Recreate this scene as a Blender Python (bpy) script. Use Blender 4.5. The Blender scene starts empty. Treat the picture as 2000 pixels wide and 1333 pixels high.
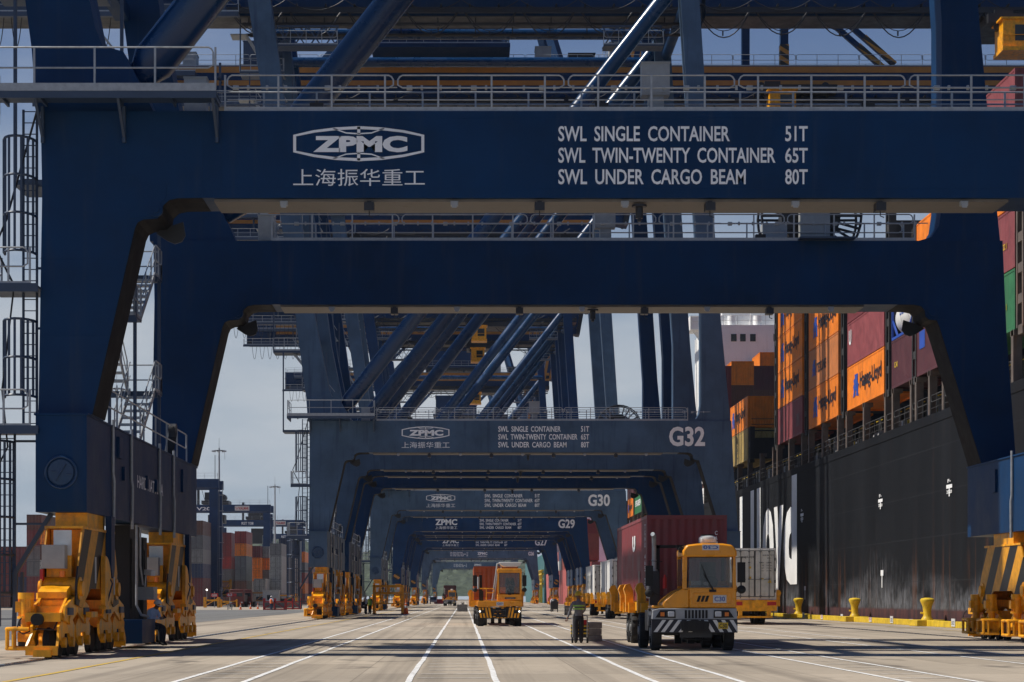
import bpy, math, random
from mathutils import Vector, Matrix, Quaternion
random.seed(7)
S = bpy.context.scene
R = math.radians
# ---------------------------------------------------------------- camera, sky, sun, exposure
H = 1.5                       # eye height; looks along +Y (the quay), quay edge to the right
cam = bpy.data.cameras.new('camera'); co = bpy.data.objects.new('camera', cam)
S.collection.objects.link(co); S.camera = co
co.location = (0, 0, H); co.rotation_euler = (R(90), 0, 0)
cam.sensor_width = 36; cam.lens = 72.0
cam.shift_x = 0.047; cam.shift_y = 0.25125
cam.clip_start = 0.5; cam.clip_end = 20000
S.view_settings.view_transform = 'Standard'; S.view_settings.look = 'None'
S.view_settings.gamma = 1; S.view_settings.exposure = 0.1
SUN = Vector((-0.60, 0.03, 0.79)).normalized()
W = bpy.data.worlds.new('World'); S.world = W; W.use_nodes = True
nt = W.node_tree; bg = nt.nodes['Background']
sky = nt.nodes.new('ShaderNodeTexSky'); sky.sky_type = 'NISHITA'; sky.sun_disc = False
sky.sun_elevation = math.asin(SUN.z); sky.sun_rotation = math.atan2(SUN.x, SUN.y)
sky.altitude = 0; sky.air_density = 1.0; sky.dust_density = 1.4; sky.ozone_density = 1.2
tc = nt.nodes.new('ShaderNodeTexCoord'); sep = nt.nodes.new('ShaderNodeSeparateXYZ')
mp = nt.nodes.new('ShaderNodeMapping'); mp.inputs['Scale'].default_value = (2.2, 2.2, 7.0)
ns = nt.nodes.new('ShaderNodeTexNoise'); ns.inputs['Scale'].default_value = 1.7; ns.inputs['Detail'].default_value = 7
ns.inputs['Roughness'].default_value = 0.55
# humid white air low over the harbour, clear deep sky higher up
cr = nt.nodes.new('ShaderNodeValToRGB'); e = cr.color_ramp.elements
e[0].position = 0.0; e[0].color = (1, 1, 1, 1); e[1].position = 0.5; e[1].color = (0, 0, 0, 1)
for p_, v_ in ((0.10, .93), (0.18, .62), (0.26, .27), (0.36, .10)):
    q_ = e.new(p_); q_.color = (v_, v_, v_, 1)
cl = nt.nodes.new('ShaderNodeMapRange'); cl.inputs[1].default_value = .4; cl.inputs[2].default_value = .7; cl.inputs[3].default_value = .86; cl.inputs[4].default_value = 1.2
mu = nt.nodes.new('ShaderNodeMath'); mu.operation = 'MULTIPLY'; mu.use_clamp = True
dk = nt.nodes.new('ShaderNodeVectorMath'); dk.operation = 'MULTIPLY'; dk.inputs[1].default_value = (.22, .40, .70)
mx = nt.nodes.new('ShaderNodeMix'); mx.data_type = 'RGBA'
mx.inputs[7].default_value = (4.15, 4.9, 5.75, 1)
L = nt.links.new
L(tc.outputs['Generated'], mp.inputs['Vector']); L(tc.outputs['Generated'], sep.inputs[0]); L(mp.outputs[0], ns.inputs['Vector'])
L(sep.outputs[2], cr.inputs[0]); L(ns.outputs[0], cl.inputs[0]); L(cr.outputs[0], mu.inputs[0]); L(cl.outputs[0], mu.inputs[1])
L(sky.outputs[0], dk.inputs[0]); L(mu.outputs[0], mx.inputs[0]); L(dk.outputs[0], mx.inputs[6])
cf = nt.nodes.new('ShaderNodeMapRange'); cf.inputs[1].default_value = .47; cf.inputs[2].default_value = .70; cf.inputs[3].default_value = 0; cf.inputs[4].default_value = .75
cm = nt.nodes.new('ShaderNodeMath'); cm.operation = 'MULTIPLY'; cx = nt.nodes.new('ShaderNodeMix'); cx.data_type = 'RGBA'; cx.inputs[7].default_value = (6.3, 6.5, 6.8, 1)
L(ns.outputs[0], cf.inputs[0]); L(cf.outputs[0], cm.inputs[0]); L(cr.outputs[0], cm.inputs[1]); L(cm.outputs[0], cx.inputs[0]); L(mx.outputs[2], cx.inputs[6])
L(cx.outputs[2], bg.inputs['Color']); bg.inputs['Strength'].default_value = 0.085
sl = bpy.data.lights.new('sun', 'SUN'); sl.energy = 4.6; sl.angle = R(0.53); sl.color = (1.0, 0.94, 0.84)
so = bpy.data.objects.new('sun', sl); S.collection.objects.link(so)
so.rotation_euler = SUN.to_track_quat('Z', 'Y').to_euler(); so.location = (-60, -10, 90)
# ---------------------------------------------------------------- helpers
C = S.collection
class MB:
    """collects boxes, bars, tubes and prisms, links them as ONE mesh object"""
    def __init__(s): s.v = []; s.f = []; s.mi = []; s.m = 0
    def add(s, vs, fs):
        o = len(s.v); s.v += [tuple(v) for v in vs]
        for f in fs: s.f.append(tuple(i + o for i in f)); s.mi.append(s.m)
        return s
    def box(s, x0, x1, y0, y1, z0, z1):
        return s.add([(x0,y0,z0),(x1,y0,z0),(x1,y1,z0),(x0,y1,z0),(x0,y0,z1),(x1,y0,z1),(x1,y1,z1),(x0,y1,z1)],
            [(3,2,1,0),(4,5,6,7),(0,1,5,4),(1,2,6,5),(2,3,7,6),(3,0,4,7)])
    def cbox(s, c, d): return s.box(c[0]-d[0]/2,c[0]+d[0]/2,c[1]-d[1]/2,c[1]+d[1]/2,c[2]-d[2]/2,c[2]+d[2]/2)
    def prism(s, pts, a, b, ax='y'):
        n = len(pts)
        ar = sum(pts[i][0]*pts[(i+1)%n][1]-pts[(i+1)%n][0]*pts[i][1] for i in range(n))
        if ar < 0: pts = pts[::-1]
        put = {'y': lambda p,t:(p[0],t,p[1]), 'x': lambda p,t:(t,p[0],p[1]), 'z': lambda p,t:(p[0],p[1],t)}[ax]
        vs = [put(p,a) for p in pts] + [put(p,b) for p in pts]
        fr = tuple(range(n)); bk = tuple(range(2*n-1,n-1,-1))
        sd = [(i+n,(i+1)%n+n,(i+1)%n,i) for i in range(n)]
        fs = [fr,bk]+sd
        if ax != 'y': fs = [f[::-1] for f in fs]
        return s.add(vs, fs)
    def bar(s, p, q, w, h=None):
        p, q = Vector(p), Vector(q); d = (q-p).normalized(); h = h or w
        up = Vector((0,0,1)) if abs(d.z) < .95 else Vector((0,1,0))
        a = d.cross(up).normalized()*w/2; b = a.cross(d).normalized()*h/2
        vs = [p-a-b,p+a-b,p+a+b,p-a+b,q-a-b,q+a-b,q+a+b,q-a+b]
        return s.add(vs,[(0,1,2,3),(7,6,5,4),(4,5,1,0),(5,6,2,1),(6,7,3,2),(7,4,0,3)])
    def tube(s, pts, r, n=8, cap=True):
        pts = [Vector(p) for p in pts]; k = len(pts); rs = r if isinstance(r,(list,tuple)) else [r]*k
        t0 = (pts[1]-pts[0]).normalized(); up = Vector((0,0,1)) if abs(t0.z) < .9 else Vector((0,1,0))
        a = t0.cross(up).normalized(); vs = []
        for i in range(k):
            t = ((pts[min(i+1,k-1)]-pts[max(i-1,0)])).normalized()
            a = (a - t*a.dot(t)).normalized(); b = t.cross(a)
            for j in range(n):
                w = 2*math.pi*j/n
                vs.append(pts[i]+(a*math.cos(w)+b*math.sin(w))*rs[i])
        fs = []
        for i in range(k-1):
            for j in range(n):
                j2 = (j+1)%n; fs.append((i*n+j,i*n+j2,(i+1)*n+j2,(i+1)*n+j))
        if cap: fs.append(tuple(range(n-1,-1,-1))); fs.append(tuple((k-1)*n+j for j in range(n)))
        return s.add(vs,fs)
    def cyl(s, c, r, l, ax='x', n=16):
        d = {'x':(l/2,0,0),'y':(0,l/2,0),'z':(0,0,l/2)}[ax]; c = Vector(c); d = Vector(d)
        return s.tube([c-d,c+d],r,n)
    def lathe(s, prof, c=(0,0,0), n=20):
        vs = []; k = len(prof)
        for (r,z) in prof:
            for j in range(n):
                w = 2*math.pi*j/n; vs.append((c[0]+r*math.cos(w),c[1]+r*math.sin(w),c[2]+z))
        fs = []
        for i in range(k-1):
            for j in range(n):
                j2=(j+1)%n; fs.append((i*n+j,i*n+j2,(i+1)*n+j2,(i+1)*n+j))
        fs.append(tuple(range(n-1,-1,-1))); fs.append(tuple((k-1)*n+j for j in range(n)))
        return s.add(vs,fs)
    def ell(s, c, r, n=12, m=8):
        prof = []; vs=[]; fs=[]
        for i in range(m+1):
            p = math.pi*i/m - math.pi/2
            for j in range(n):
                w = 2*math.pi*j/n
                vs.append((c[0]+r[0]*math.cos(p)*math.cos(w),c[1]+r[1]*math.cos(p)*math.sin(w),c[2]+r[2]*math.sin(p)))
        for i in range(m):
            for j in range(n):
                j2=(j+1)%n; fs.append((i*n+j,i*n+j2,(i+1)*n+j2,(i+1)*n+j))
        return s.add(vs,fs)
    def mesh(s, name, mats, smooth=True):
        me = bpy.data.meshes.new(name); me.from_pydata(s.v,[],s.f)
        if not isinstance(mats,(list,tuple)): mats=[mats]
        for m in mats: me.materials.append(m)
        if len(mats) > 1: me.polygons.foreach_set('material_index', s.mi)
        me.update()
        if smooth: me.shade_smooth(); me.set_sharp_from_angle(angle=R(38))
        return me
    def build(s, name, mats, parent=None, loc=None, smooth=True, color=None, bevel=0):
        o = bpy.data.objects.new(name, s.mesh(name, mats, smooth)); C.objects.link(o)
        if parent: o.parent = parent
        if loc: o.location = loc
        if color: o.color = (*color, 1)
        if bevel:
            b = o.modifiers.new('bevel','BEVEL'); b.width = bevel; b.segments = 2; b.limit_method='ANGLE'; b.angle_limit=R(40)
        return o
def tag(o, label=None, cat=None, group=None, kind=None):
    if label: o['label'] = label
    if cat: o['category'] = cat
    if group: o['group'] = group
    if kind: o['kind'] = kind
    return o
def thing(name, label, cat, loc=(0,0,0), rz=0, group=None):
    o = bpy.data.objects.new(name, None); C.objects.link(o); o.empty_display_size = .3
    o.location = loc; o.rotation_euler = (0,0,rz)
    return tag(o, label, cat, group)
def copy_tree(o, parent=None, color=None, loc=None):
    c = o.copy(); C.objects.link(c); c.parent = parent
    if color and o.get('tint'): c.color = (*color,1)
    for ch in o.children: copy_tree(ch, c, color)
    if loc: c.location = loc
    return c
def st(name, mb, mats, smooth=True):
    return tag(mb.build(name, mats, smooth=smooth), kind='structure')
# text -> mesh data in (u,v) plane
_tc = {}
def text_uv(s, bold=0.0, space=1.0):
    k = (s,bold,space)
    if k not in _tc:
        cu = bpy.data.curves.new('txt','FONT'); cu.body = s; cu.size = 1; cu.offset = bold; cu.space_character = space
        cu.resolution_u = 3; cu.space_word = 1.9 if s.startswith('SWL') else 1.0
        o = bpy.data.objects.new('txt', cu); C.objects.link(o)
        dg = bpy.context.evaluated_depsgraph_get()
        me = bpy.data.meshes.new_from_object(o.evaluated_get(dg))
        vs = [(v.co.x,v.co.y) for v in me.vertices]; fs = [tuple(p.vertices) for p in me.polygons]
        bpy.data.objects.remove(o); bpy.data.curves.remove(cu); bpy.data.meshes.remove(me)
        _tc[k] = (vs,fs)
    return _tc[k]
def text(mb, s, origin, u, v, w, h, bold=0.0, space=1.0, fit=None):
    """lay string s into the w x h box whose lower-left corner is origin, along unit vectors u, v"""
    vs,fs = text_uv(s,bold,space)
    if not vs: return
    x0=min(p[0] for p in vs); x1=max(p[0] for p in vs); y0=min(p[1] for p in vs); y1=max(p[1] for p in vs)
    if fit: y0,y1 = fit
    o,u,v = Vector(origin),Vector(u),Vector(v)
    sx = w/(x1-x0); sy = h/(y1-y0)
    mb.add([o+u*((p[0]-x0)*sx)+v*((p[1]-y0)*sy) for p in vs], fs)
def poly_uv(mb, pts, origin, u, v):
    o,u,v = Vector(origin),Vector(u),Vector(v)
    mb.add([o+u*p[0]+v*p[1] for p in pts],[tuple(range(len(pts)))])
def ring_uv(mb, outer, inner, origin, u, v):
    n=len(outer); o,u,v = Vector(origin),Vector(u),Vector(v)
    vs=[o+u*p[0]+v*p[1] for p in outer+inner]
    mb.add(vs,[(i,(i+1)%n,(i+1)%n+n,i+n) for i in range(n)])
UX,UY,UZ = (1,0,0),(0,1,0),(0,0,1)
# ---------------------------------------------------------------- materials
def N(t, k, **kw):
    n = t.nodes.new(k)
    for a,b in kw.items():
        if hasattr(n,a): setattr(n,a,b)
        else: n.inputs[a.replace('_',' ')].default_value = b
    return n
def mat(name, col=(.5,.5,.5), rough=.5, metal=0.0, var=.12, scale=1.2, objcol=False, streak=0.0, streakcol=(.06,.04,.03), spec=.5, bump=0.0, rvar=.12, world=False):
    m = bpy.data.materials.new(name); m.use_nodes = True; t = m.node_tree; b = t.nodes['Principled BSDF']; l = t.links.new
    tc = N(t,'ShaderNodeTexCoord'); co = tc.outputs['Object']
    if world:
        co = N(t,'ShaderNodeNewGeometry').outputs['Position']
    n1 = N(t,'ShaderNodeTexNoise'); n1.inputs['Scale'].default_value=scale; n1.inputs['Detail'].default_value=6; n1.inputs['Roughness'].default_value=.62
    l(co,n1.inputs['Vector'])
    if objcol:
        oi = N(t,'ShaderNodeObjectInfo'); base = oi.outputs['Color']
        # shift the pattern per object so copies differ
        ad = N(t,'ShaderNodeVectorMath',operation='ADD'); sc = N(t,'ShaderNodeVectorMath',operation='SCALE')
        sc.inputs[0].default_value=(37,91,13); l(oi.outputs['Random'],sc.inputs['Scale']); l(co,ad.inputs[0]); l(sc.outputs[0],ad.inputs[1])
        co = ad.outputs[0]; l(co,n1.inputs['Vector'])
    else:
        rg = N(t,'ShaderNodeRGB'); rg.outputs[0].default_value=(*col,1); base = rg.outputs[0]
    mr = N(t,'ShaderNodeMapRange'); mr.inputs[1].default_value=.3; mr.inputs[2].default_value=.7
    mr.inputs[3].default_value=1-var*1.4; mr.inputs[4].default_value=1+var; l(n1.outputs[0],mr.inputs[0])
    ml = N(t,'ShaderNodeVectorMath',operation='SCALE'); l(base,ml.inputs[0]); l(mr.outputs[0],ml.inputs['Scale'])
    out = ml.outputs[0]
    if streak:
        mpp = N(t,'ShaderNodeMapping'); mpp.inputs['Scale'].default_value=(1.6,1.6,.14); l(co,mpp.inputs[0])
        n2 = N(t,'ShaderNodeTexNoise'); n2.inputs['Scale'].default_value=2.2; n2.inputs['Detail'].default_value=5; l(mpp.outputs[0],n2.inputs['Vector'])
        r2 = N(t,'ShaderNodeMapRange'); r2.inputs[1].default_value=.56; r2.inputs[2].default_value=.74; r2.inputs[3].default_value=0; r2.inputs[4].default_value=streak; l(n2.outputs[0],r2.inputs[0])
        mxx = N(t,'ShaderNodeMix',data_type='RGBA'); l(r2.outputs[0],mxx.inputs[0]); l(out,mxx.inputs[6]); mxx.inputs[7].default_value=(*streakcol,1)
        out = mxx.outputs[2]
    l(out,b.inputs['Base Color'])
    rr = N(t,'ShaderNodeMapRange'); rr.inputs[1].default_value=.3; rr.inputs[2].default_value=.7; rr.inputs[3].default_value=max(.02,rough-rvar); rr.inputs[4].default_value=min(1,rough+rvar)
    l(n1.outputs[0],rr.inputs[0]); l(rr.outputs[0],b.inputs['Roughness'])
    b.inputs['Metallic'].default_value=metal; b.inputs['Specular IOR Level'].default_value=spec
    if bump:
        bp = N(t,'ShaderNodeBump'); bp.inputs['Strength'].default_value=bump; bp.inputs['Distance'].default_value=.02; l(n1.outputs[0],bp.inputs['Height']); l(bp.outputs[0],b.inputs['Normal'])
    return m
M = {}
M['navy'] = mat('crane_paint', rough=.5, objcol=True, var=.20, scale=.4, streak=.55, streakcol=(.025,.045,.09), spec=.18)
M['tube'] = mat('crane_gloss_paint', rough=.28, objcol=True, var=.08, scale=.5, spec=.5)
M['steelblue'] = mat('blue_grey_paint',(.035,.06,.11),rough=.5)
M['yel'] = mat('yellow_machine_paint',(.92,.39,.006),rough=.4,var=.24,scale=3.5,streak=.6,streakcol=(.09,.05,.02))
M['kerb'] = mat('yellow_quay_paint',(.66,.44,.02),rough=.5,var=.2,scale=2.5,streak=.25,streakcol=(.12,.08,.03))
M['orange'] = mat('orange_band_paint',(.50,.20,.03),rough=.5,var=.12)
M['galv'] = mat('galvanised_steel',(.36,.38,.40),rough=.5,metal=.3,var=.15,scale=6)
M['edgeshade'] = mat('edge_shade_paint',(.008,.0078,.0105),rough=.7,var=.25,scale=1.5,streak=.3,streakcol=(.016,.013,.014),spec=.1)  # near-black colour stands for shade on the inner leg faces
M['grey'] = mat('grey_cabinet_paint',(.32,.33,.33),rough=.5,var=.12,scale=2)
M['pale'] = mat('pale_sheet',(.62,.62,.6),rough=.55,var=.12,scale=2)
M['dark'] = mat('dark_steel',(.018,.02,.026),rough=.5,var=.2)
M['black'] = mat('black_rubber',(.012,.012,.013),rough=.75,var=.3,scale=5)
M['white'] = mat('white_lettering',(.84,.85,.86),rough=.6,var=.1,scale=1.0)
M['ink'] = mat('black_lettering',(.012,.012,.02),rough=.6)
M['blue'] = mat('blue_lettering',(.02,.07,.36),rough=.5)
M['red'] = mat('red_paint',(.5,.02,.02),rough=.5)
M['underside'] = mat('pale_soffit_paint',(.15,.138,.127),rough=.6,var=.25,scale=1.2,streak=.5,streakcol=(.12,.10,.08))
M['box'] = mat('container_paint', rough=.5, objcol=True, var=.16, scale=1.3, streak=.42, streakcol=(.09,.05,.04))
M['rib'] = mat('container_white_paint',(.70,.69,.66),rough=.5,var=.05,scale=1,streak=.08,streakcol=(.3,.26,.2))
M['hullwhite'] = mat('ship_white',(.88,.88,.87),rough=.5,var=.05,scale=.4,streak=.14,streakcol=(.35,.25,.18))
M['deckpost'] = mat('deck_post_paint',(.12,.095,.08),rough=.6,var=.25,scale=1.5,streak=.5,streakcol=(.2,.09,.04))
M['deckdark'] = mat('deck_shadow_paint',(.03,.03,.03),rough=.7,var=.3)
M['chrome'] = mat('bright_steel',(.6,.6,.6),rough=.25,metal=1,var=.05)
M['stone'] = mat('concrete_block',(.20,.19,.18),rough=.85,var=.3,scale=5,bump=.3)
M['tyre'] = mat('tyre_rubber',(.016,.016,.017),rough=.8,var=.3,scale=8)
M['rim'] = mat('wheel_rim',(.28,.28,.28),rough=.5,metal=.3)
M['orangecloth'] = mat('orange_cloth',(.75,.13,.02),rough=.8)
M['glassdark'] = mat('dark_window_pane',(.02,.025,.03),rough=.1,var=.1)
M['amber'] = mat('amber_lens',(.7,.18,.01),rough=.3)
M['lens'] = mat('clear_lens',(.5,.52,.55),rough=.15)
def glass():
    m = bpy.data.materials.new('windscreen_glass'); m.use_nodes=True; t=m.node_tree; b=t.nodes['Principled BSDF']
    b.inputs['Base Color'].default_value=(.8,.88,.88,1); b.inputs['Roughness'].default_value=.03
    b.inputs['Transmission Weight'].default_value=.0; b.inputs['Alpha'].default_value=.42; b.inputs['Specular IOR Level'].default_value=.8
    n=N(t,'ShaderNodeTexNoise'); n.inputs['Scale'].default_value=2; t.links.new(n.outputs[0],b.inputs['Roughness'])
    r=N(t,'ShaderNodeMapRange'); r.inputs[3].default_value=.02; r.inputs[4].default_value=.15; t.links.new(n.outputs[0],r.inputs[0]); t.links.new(r.outputs[0],b.inputs['Roughness'])
    b.inputs['Base Color'].default_value=(.10,.13,.14,1)
    return m
M['glass'] = glass()
def emis(name,col,s):
    m=bpy.data.materials.new(name); m.use_nodes=True; b=m.node_tree.nodes['Principled BSDF']
    b.inputs['Emission Color'].default_value=(*col,1); b.inputs['Emission Strength'].default_value=s; return m
M['lamp'] = emis('lit_lamp',(1,.93,.8),3.0)
def stripes(name, a, b_, vec, freq, ax='Object', rough=.5):
    m=bpy.data.materials.new(name); m.use_nodes=True; t=m.node_tree; b=t.nodes['Principled BSDF']; l=t.links.new
    tc=N(t,'ShaderNodeTexCoord'); d=N(t,'ShaderNodeVectorMath',operation='DOT_PRODUCT'); l(tc.outputs[ax],d.inputs[0]); d.inputs[1].default_value=vec
    mu=N(t,'ShaderNodeMath',operation='MULTIPLY'); l(d.outputs['Value'],mu.inputs[0]); mu.inputs[1].default_value=freq
    fr=N(t,'ShaderNodeMath',operation='FRACT'); l(mu.outputs[0],fr.inputs[0])
    gt=N(t,'ShaderNodeMath',operation='GREATER_THAN'); l(fr.outputs[0],gt.inputs[0]); gt.inputs[1].default_value=.5
    n=N(t,'ShaderNodeTexNoise'); n.inputs['Scale'].default_value=4; n.inputs['Detail'].default_value=6; l(tc.outputs['Object'],n.inputs['Vector'])
    mx=N(t,'ShaderNodeMix',data_type='RGBA'); l(gt.outputs[0],mx.inputs[0]); mx.inputs[6].default_value=(*a,1); mx.inputs[7].default_value=(*b_,1)
    r=N(t,'ShaderNodeMapRange'); r.inputs[1].default_value=.3; r.inputs[2].default_value=.75; r.inputs[3].default_value=.7; r.inputs[4].default_value=1.1; l(n.outputs[0],r.inputs[0])
    s=N(t,'ShaderNodeVectorMath',operation='SCALE'); l(mx.outputs[2],s.inputs[0]); l(r.outputs[0],s.inputs['Scale']); l(s.outputs[0],b.inputs['Base Color'])
    b.inputs['Roughness'].default_value=rough; return m
M['stripe'] = stripes('black_yellow_stripes',(.78,.34,.015),(.012,.012,.012),(0,1,.9),.5)
M['stripe2'] = stripes('black_yellow_stripes_mirrored',(.78,.34,.015),(.012,.012,.012),(0,1,-.9),.5)
M['stripeb'] = stripes('black_orange_boom_stripes',(.55,.25,.03),(.02,.02,.02),(.6,0,1),1.2)
# ---------------------------------------------------------------- the setting: quay ground, water, hills
def ground_mat(name, c1, c2, slab=True):
    m=bpy.data.materials.new(name); m.use_nodes=True; t=m.node_tree; b=t.nodes['Principled BSDF']; l=t.links.new
    g=N(t,'ShaderNodeNewGeometry'); P=g.outputs['Position']
    def noise(scale, sc, det=6, ro=.6):
        mp=N(t,'ShaderNodeMapping'); mp.inputs['Scale'].default_value=sc; l(P,mp.inputs[0])
        n=N(t,'ShaderNodeTexNoise'); n.inputs['Scale'].default_value=scale; n.inputs['Detail'].default_value=det; n.inputs['Roughness'].default_value=ro; l(mp.outputs[0],n.inputs['Vector']); return n.outputs[0]
    def rng(v,a,b_,c,d):
        r=N(t,'ShaderNodeMapRange'); r.inputs[1].default_value=a; r.inputs[2].default_value=b_; r.inputs[3].default_value=c; r.inputs[4].default_value=d; l(v,r.inputs[0]); return r.outputs[0]
    def mixc(f,a,bc):
        x=N(t,'ShaderNodeMix',data_type='RGBA'); l(f,x.inputs[0])
        if isinstance(a,tuple): x.inputs[6].default_value=(*a,1)
        else: l(a,x.inputs[6])
        if isinstance(bc,tuple): x.inputs[7].default_value=(*bc,1)
        else: l(bc,x.inputs[7])
        return x.outputs[2]
    col = mixc(rng(noise(.12,(1,1,1)),.35,.65,0,1), c1, c2)
    col = mixc(rng(noise(2.5,(1,.6,1),8,.7),.35,.75,0,.35), col, (c1[0]*.55,c1[1]*.53,c1[2]*.5))
    # tyre tracks run along the quay
    col = mixc(rng(noise(1.0,(1.3,.012,1),5),.48,.68,0,.72), col, (c1[0]*.40,c1[1]*.40,c1[2]*.41))
    # oil spots
    col = mixc(rng(noise(.55,(1,.5,1),3,.5),.62,.71,0,.65), col, (.06,.055,.05))
    if slab:
        dv=N(t,'ShaderNodeVectorMath',operation='DIVIDE'); sh_=N(t,'ShaderNodeVectorMath',operation='ADD'); l(P,sh_.inputs[0]); sh_.inputs[1].default_value=(2.05,1.3,0); l(sh_.outputs[0],dv.inputs[0]); dv.inputs[1].default_value=(4.4,6.0,1)
        fl=N(t,'ShaderNodeVectorMath',operation='FLOOR'); l(dv.outputs[0],fl.inputs[0])
        wn=N(t,'ShaderNodeTexWhiteNoise'); wn.noise_dimensions='2D'; l(fl.outputs[0],wn.inputs['Vector'])
        sc=N(t,'ShaderNodeVectorMath',operation='SCALE'); l(col,sc.inputs[0]); l(rng(wn.outputs[0],0,1,.86,1.1),sc.inputs['Scale']); col=sc.outputs[0]
        frn=N(t,'ShaderNodeVectorMath',operation='FRACTION'); l(dv.outputs[0],frn.inputs[0])
        sp=N(t,'ShaderNodeSeparateXYZ'); l(frn.outputs[0],sp.inputs[0])
        a=N(t,'ShaderNodeMath',operation='LESS_THAN'); l(sp.outputs[0],a.inputs[0]); a.inputs[1].default_value=.006
        c=N(t,'ShaderNodeMath',operation='LESS_THAN'); l(sp.outputs[1],c.inputs[0]); c.inputs[1].default_value=.008
        mxm=N(t,'ShaderNodeMath',operation='MAXIMUM'); l(a.outputs[0],mxm.inputs[0]); l(c.outputs[0],mxm.inputs[1])
        hf=N(t,'ShaderNodeMath',operation='MULTIPLY'); l(mxm.outputs[0],hf.inputs[0]); hf.inputs[1].default_value=.4
        col = mixc(hf.outputs[0], col, (.05,.045,.04))
    l(col,b.inputs['Base Color']); b.inputs['Roughness'].default_value=.85; b.inputs['Specular IOR Level'].default_value=.25
    bp=N(t,'ShaderNodeBump'); bp.inputs['Strength'].default_value=.25; bp.inputs['Distance'].default_value=.02; l(noise(6,(1,1,1),8,.7),bp.inputs['Height']); l(bp.outputs[0],b.inputs['Normal'])
    return m
M['conc']=ground_mat('quay_concrete',(.45,.38,.295),(.39,.333,.262))
M['asph']=ground_mat('yard_asphalt',(.20,.195,.185),(.155,.155,.15),slab=False)
def worn(name,col,lo):
    m=bpy.data.materials.new(name); m.use_nodes=True; t=m.node_tree; b=t.nodes['Principled BSDF']; l=t.links.new
    g=N(t,'ShaderNodeNewGeometry'); n=N(t,'ShaderNodeTexNoise'); n.inputs['Scale'].default_value=3.5; n.inputs['Detail'].default_value=9; n.inputs['Roughness'].default_value=.75; l(g.outputs['Position'],n.inputs['Vector'])
    r=N(t,'ShaderNodeMapRange'); r.inputs[1].default_value=lo; r.inputs[2].default_value=lo+.14; l(n.outputs[0],r.inputs[0])
    x=N(t,'ShaderNodeMix',data_type='RGBA'); l(r.outputs[0],x.inputs[0]); x.inputs[6].default_value=(.27,.235,.195,1); x.inputs[7].default_value=(*col,1)
    l(x.outputs[2],b.inputs['Base Color']); b.inputs['Roughness'].default_value=.7; return m
M['line']=worn('white_road_paint',(.80,.79,.76),.36)
M['faint']=worn('faded_white_road_paint',(.62,.6,.56),.38)
M['yline']=worn('yellow_road_paint',(.62,.40,.06),.36)
st('ground',MB().add([(-900,-60,0),(25.0,-60,0),(25.0,2600,0),(-900,2600,0)],[(0,1,2,3)]),M['conc'])
st('quay_wall',MB().box(-900,24.995,-60,2600,-6,-.01),M['stone'])
st('yard_pavement',MB().add([(-70,20,.004),(-16.2,20,.004),(-17.2,262,.004),(-90,262,.004)],[(0,1,2,3)]),M['asph'])
wm=mat('harbour_water',(.02,.04,.045),rough=.08,var=.2,scale=.3,bump=.5,world=True)
st('water',MB().add([(25,-300,-3.2),(4000,-300,-3.2),(4000,2600,-3.2),(25,2600,-3.2)],[(0,1,2,3)]),wm)
def strip(mb,xs,w,z=.008):
    # a hand-painted line: slightly wavy along Y
    y=12.0; a=[]
    rnd=random.Random(int(xs*100)); ph=rnd.random()*6
    while y<900:
        dx=.006*math.sin(y*.9+ph)+.008*math.sin(y*.37+2*ph); a.append((xs+dx,y)); y+= .7 if y<70 else (2 if y<200 else 20)
    vs=[]
    for (x,yy) in a: vs += [(x-w/2,yy,z),(x+w/2,yy,z)]
    mb.add(vs,[(2*i,2*i+1,2*i+3,2*i+2) for i in range(len(a)-1)])
lm=MB()
PAIRS=((-5.18,-3.94),(-1.0,.59),(3.42,4.98),(7.95,9.23),(12.8,14.5))
for p in PAIRS:
    for x in p: strip(lm,x,.115)
st('lane_markings',lm,M['line'])
hm=MB()
for a,b in PAIRS:
    y=24.0
    while y<78:
        dx=random.uniform(0,.25); hm.add([(a+.1+dx,y,.0078),(b-.1-dx*.5,y,.0078),(b-.1-dx*.5,y+.13,.0078),(a+.1+dx,y+.13,.0078)],[(0,1,2,3)]); y+=2.05
hm.add([(-9,57.6,.0078),(8,57.6,.0078),(8,57.75,.0078),(-9,57.75,.0078)],[(0,1,2,3)])
hm.add([(1.6,57.3,.0082),(2.7,57.3,.0082),(2.7,57.9,.0082),(1.6,57.9,.0082)],[(0,1,2,3)])
st('worn_hatch_markings',hm,M['faint'])
ym=MB(); strip(ym,-8.2,.14); strip(ym,22.6,.12); st('yellow_lane_marking',ym,M['yline'])
rl=MB()
for x in (-10.32,19.2):
    rl.box(x-.2,x+.2,-40,1200,.0,.006)
st('rail_slot',rl,M['dark'])
rl=MB()
for x in (-10.32,19.2): rl.box(x-.035,x+.035,-40,1200,.006,.02)
st('crane_rail',rl,M['chrome'])
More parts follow.
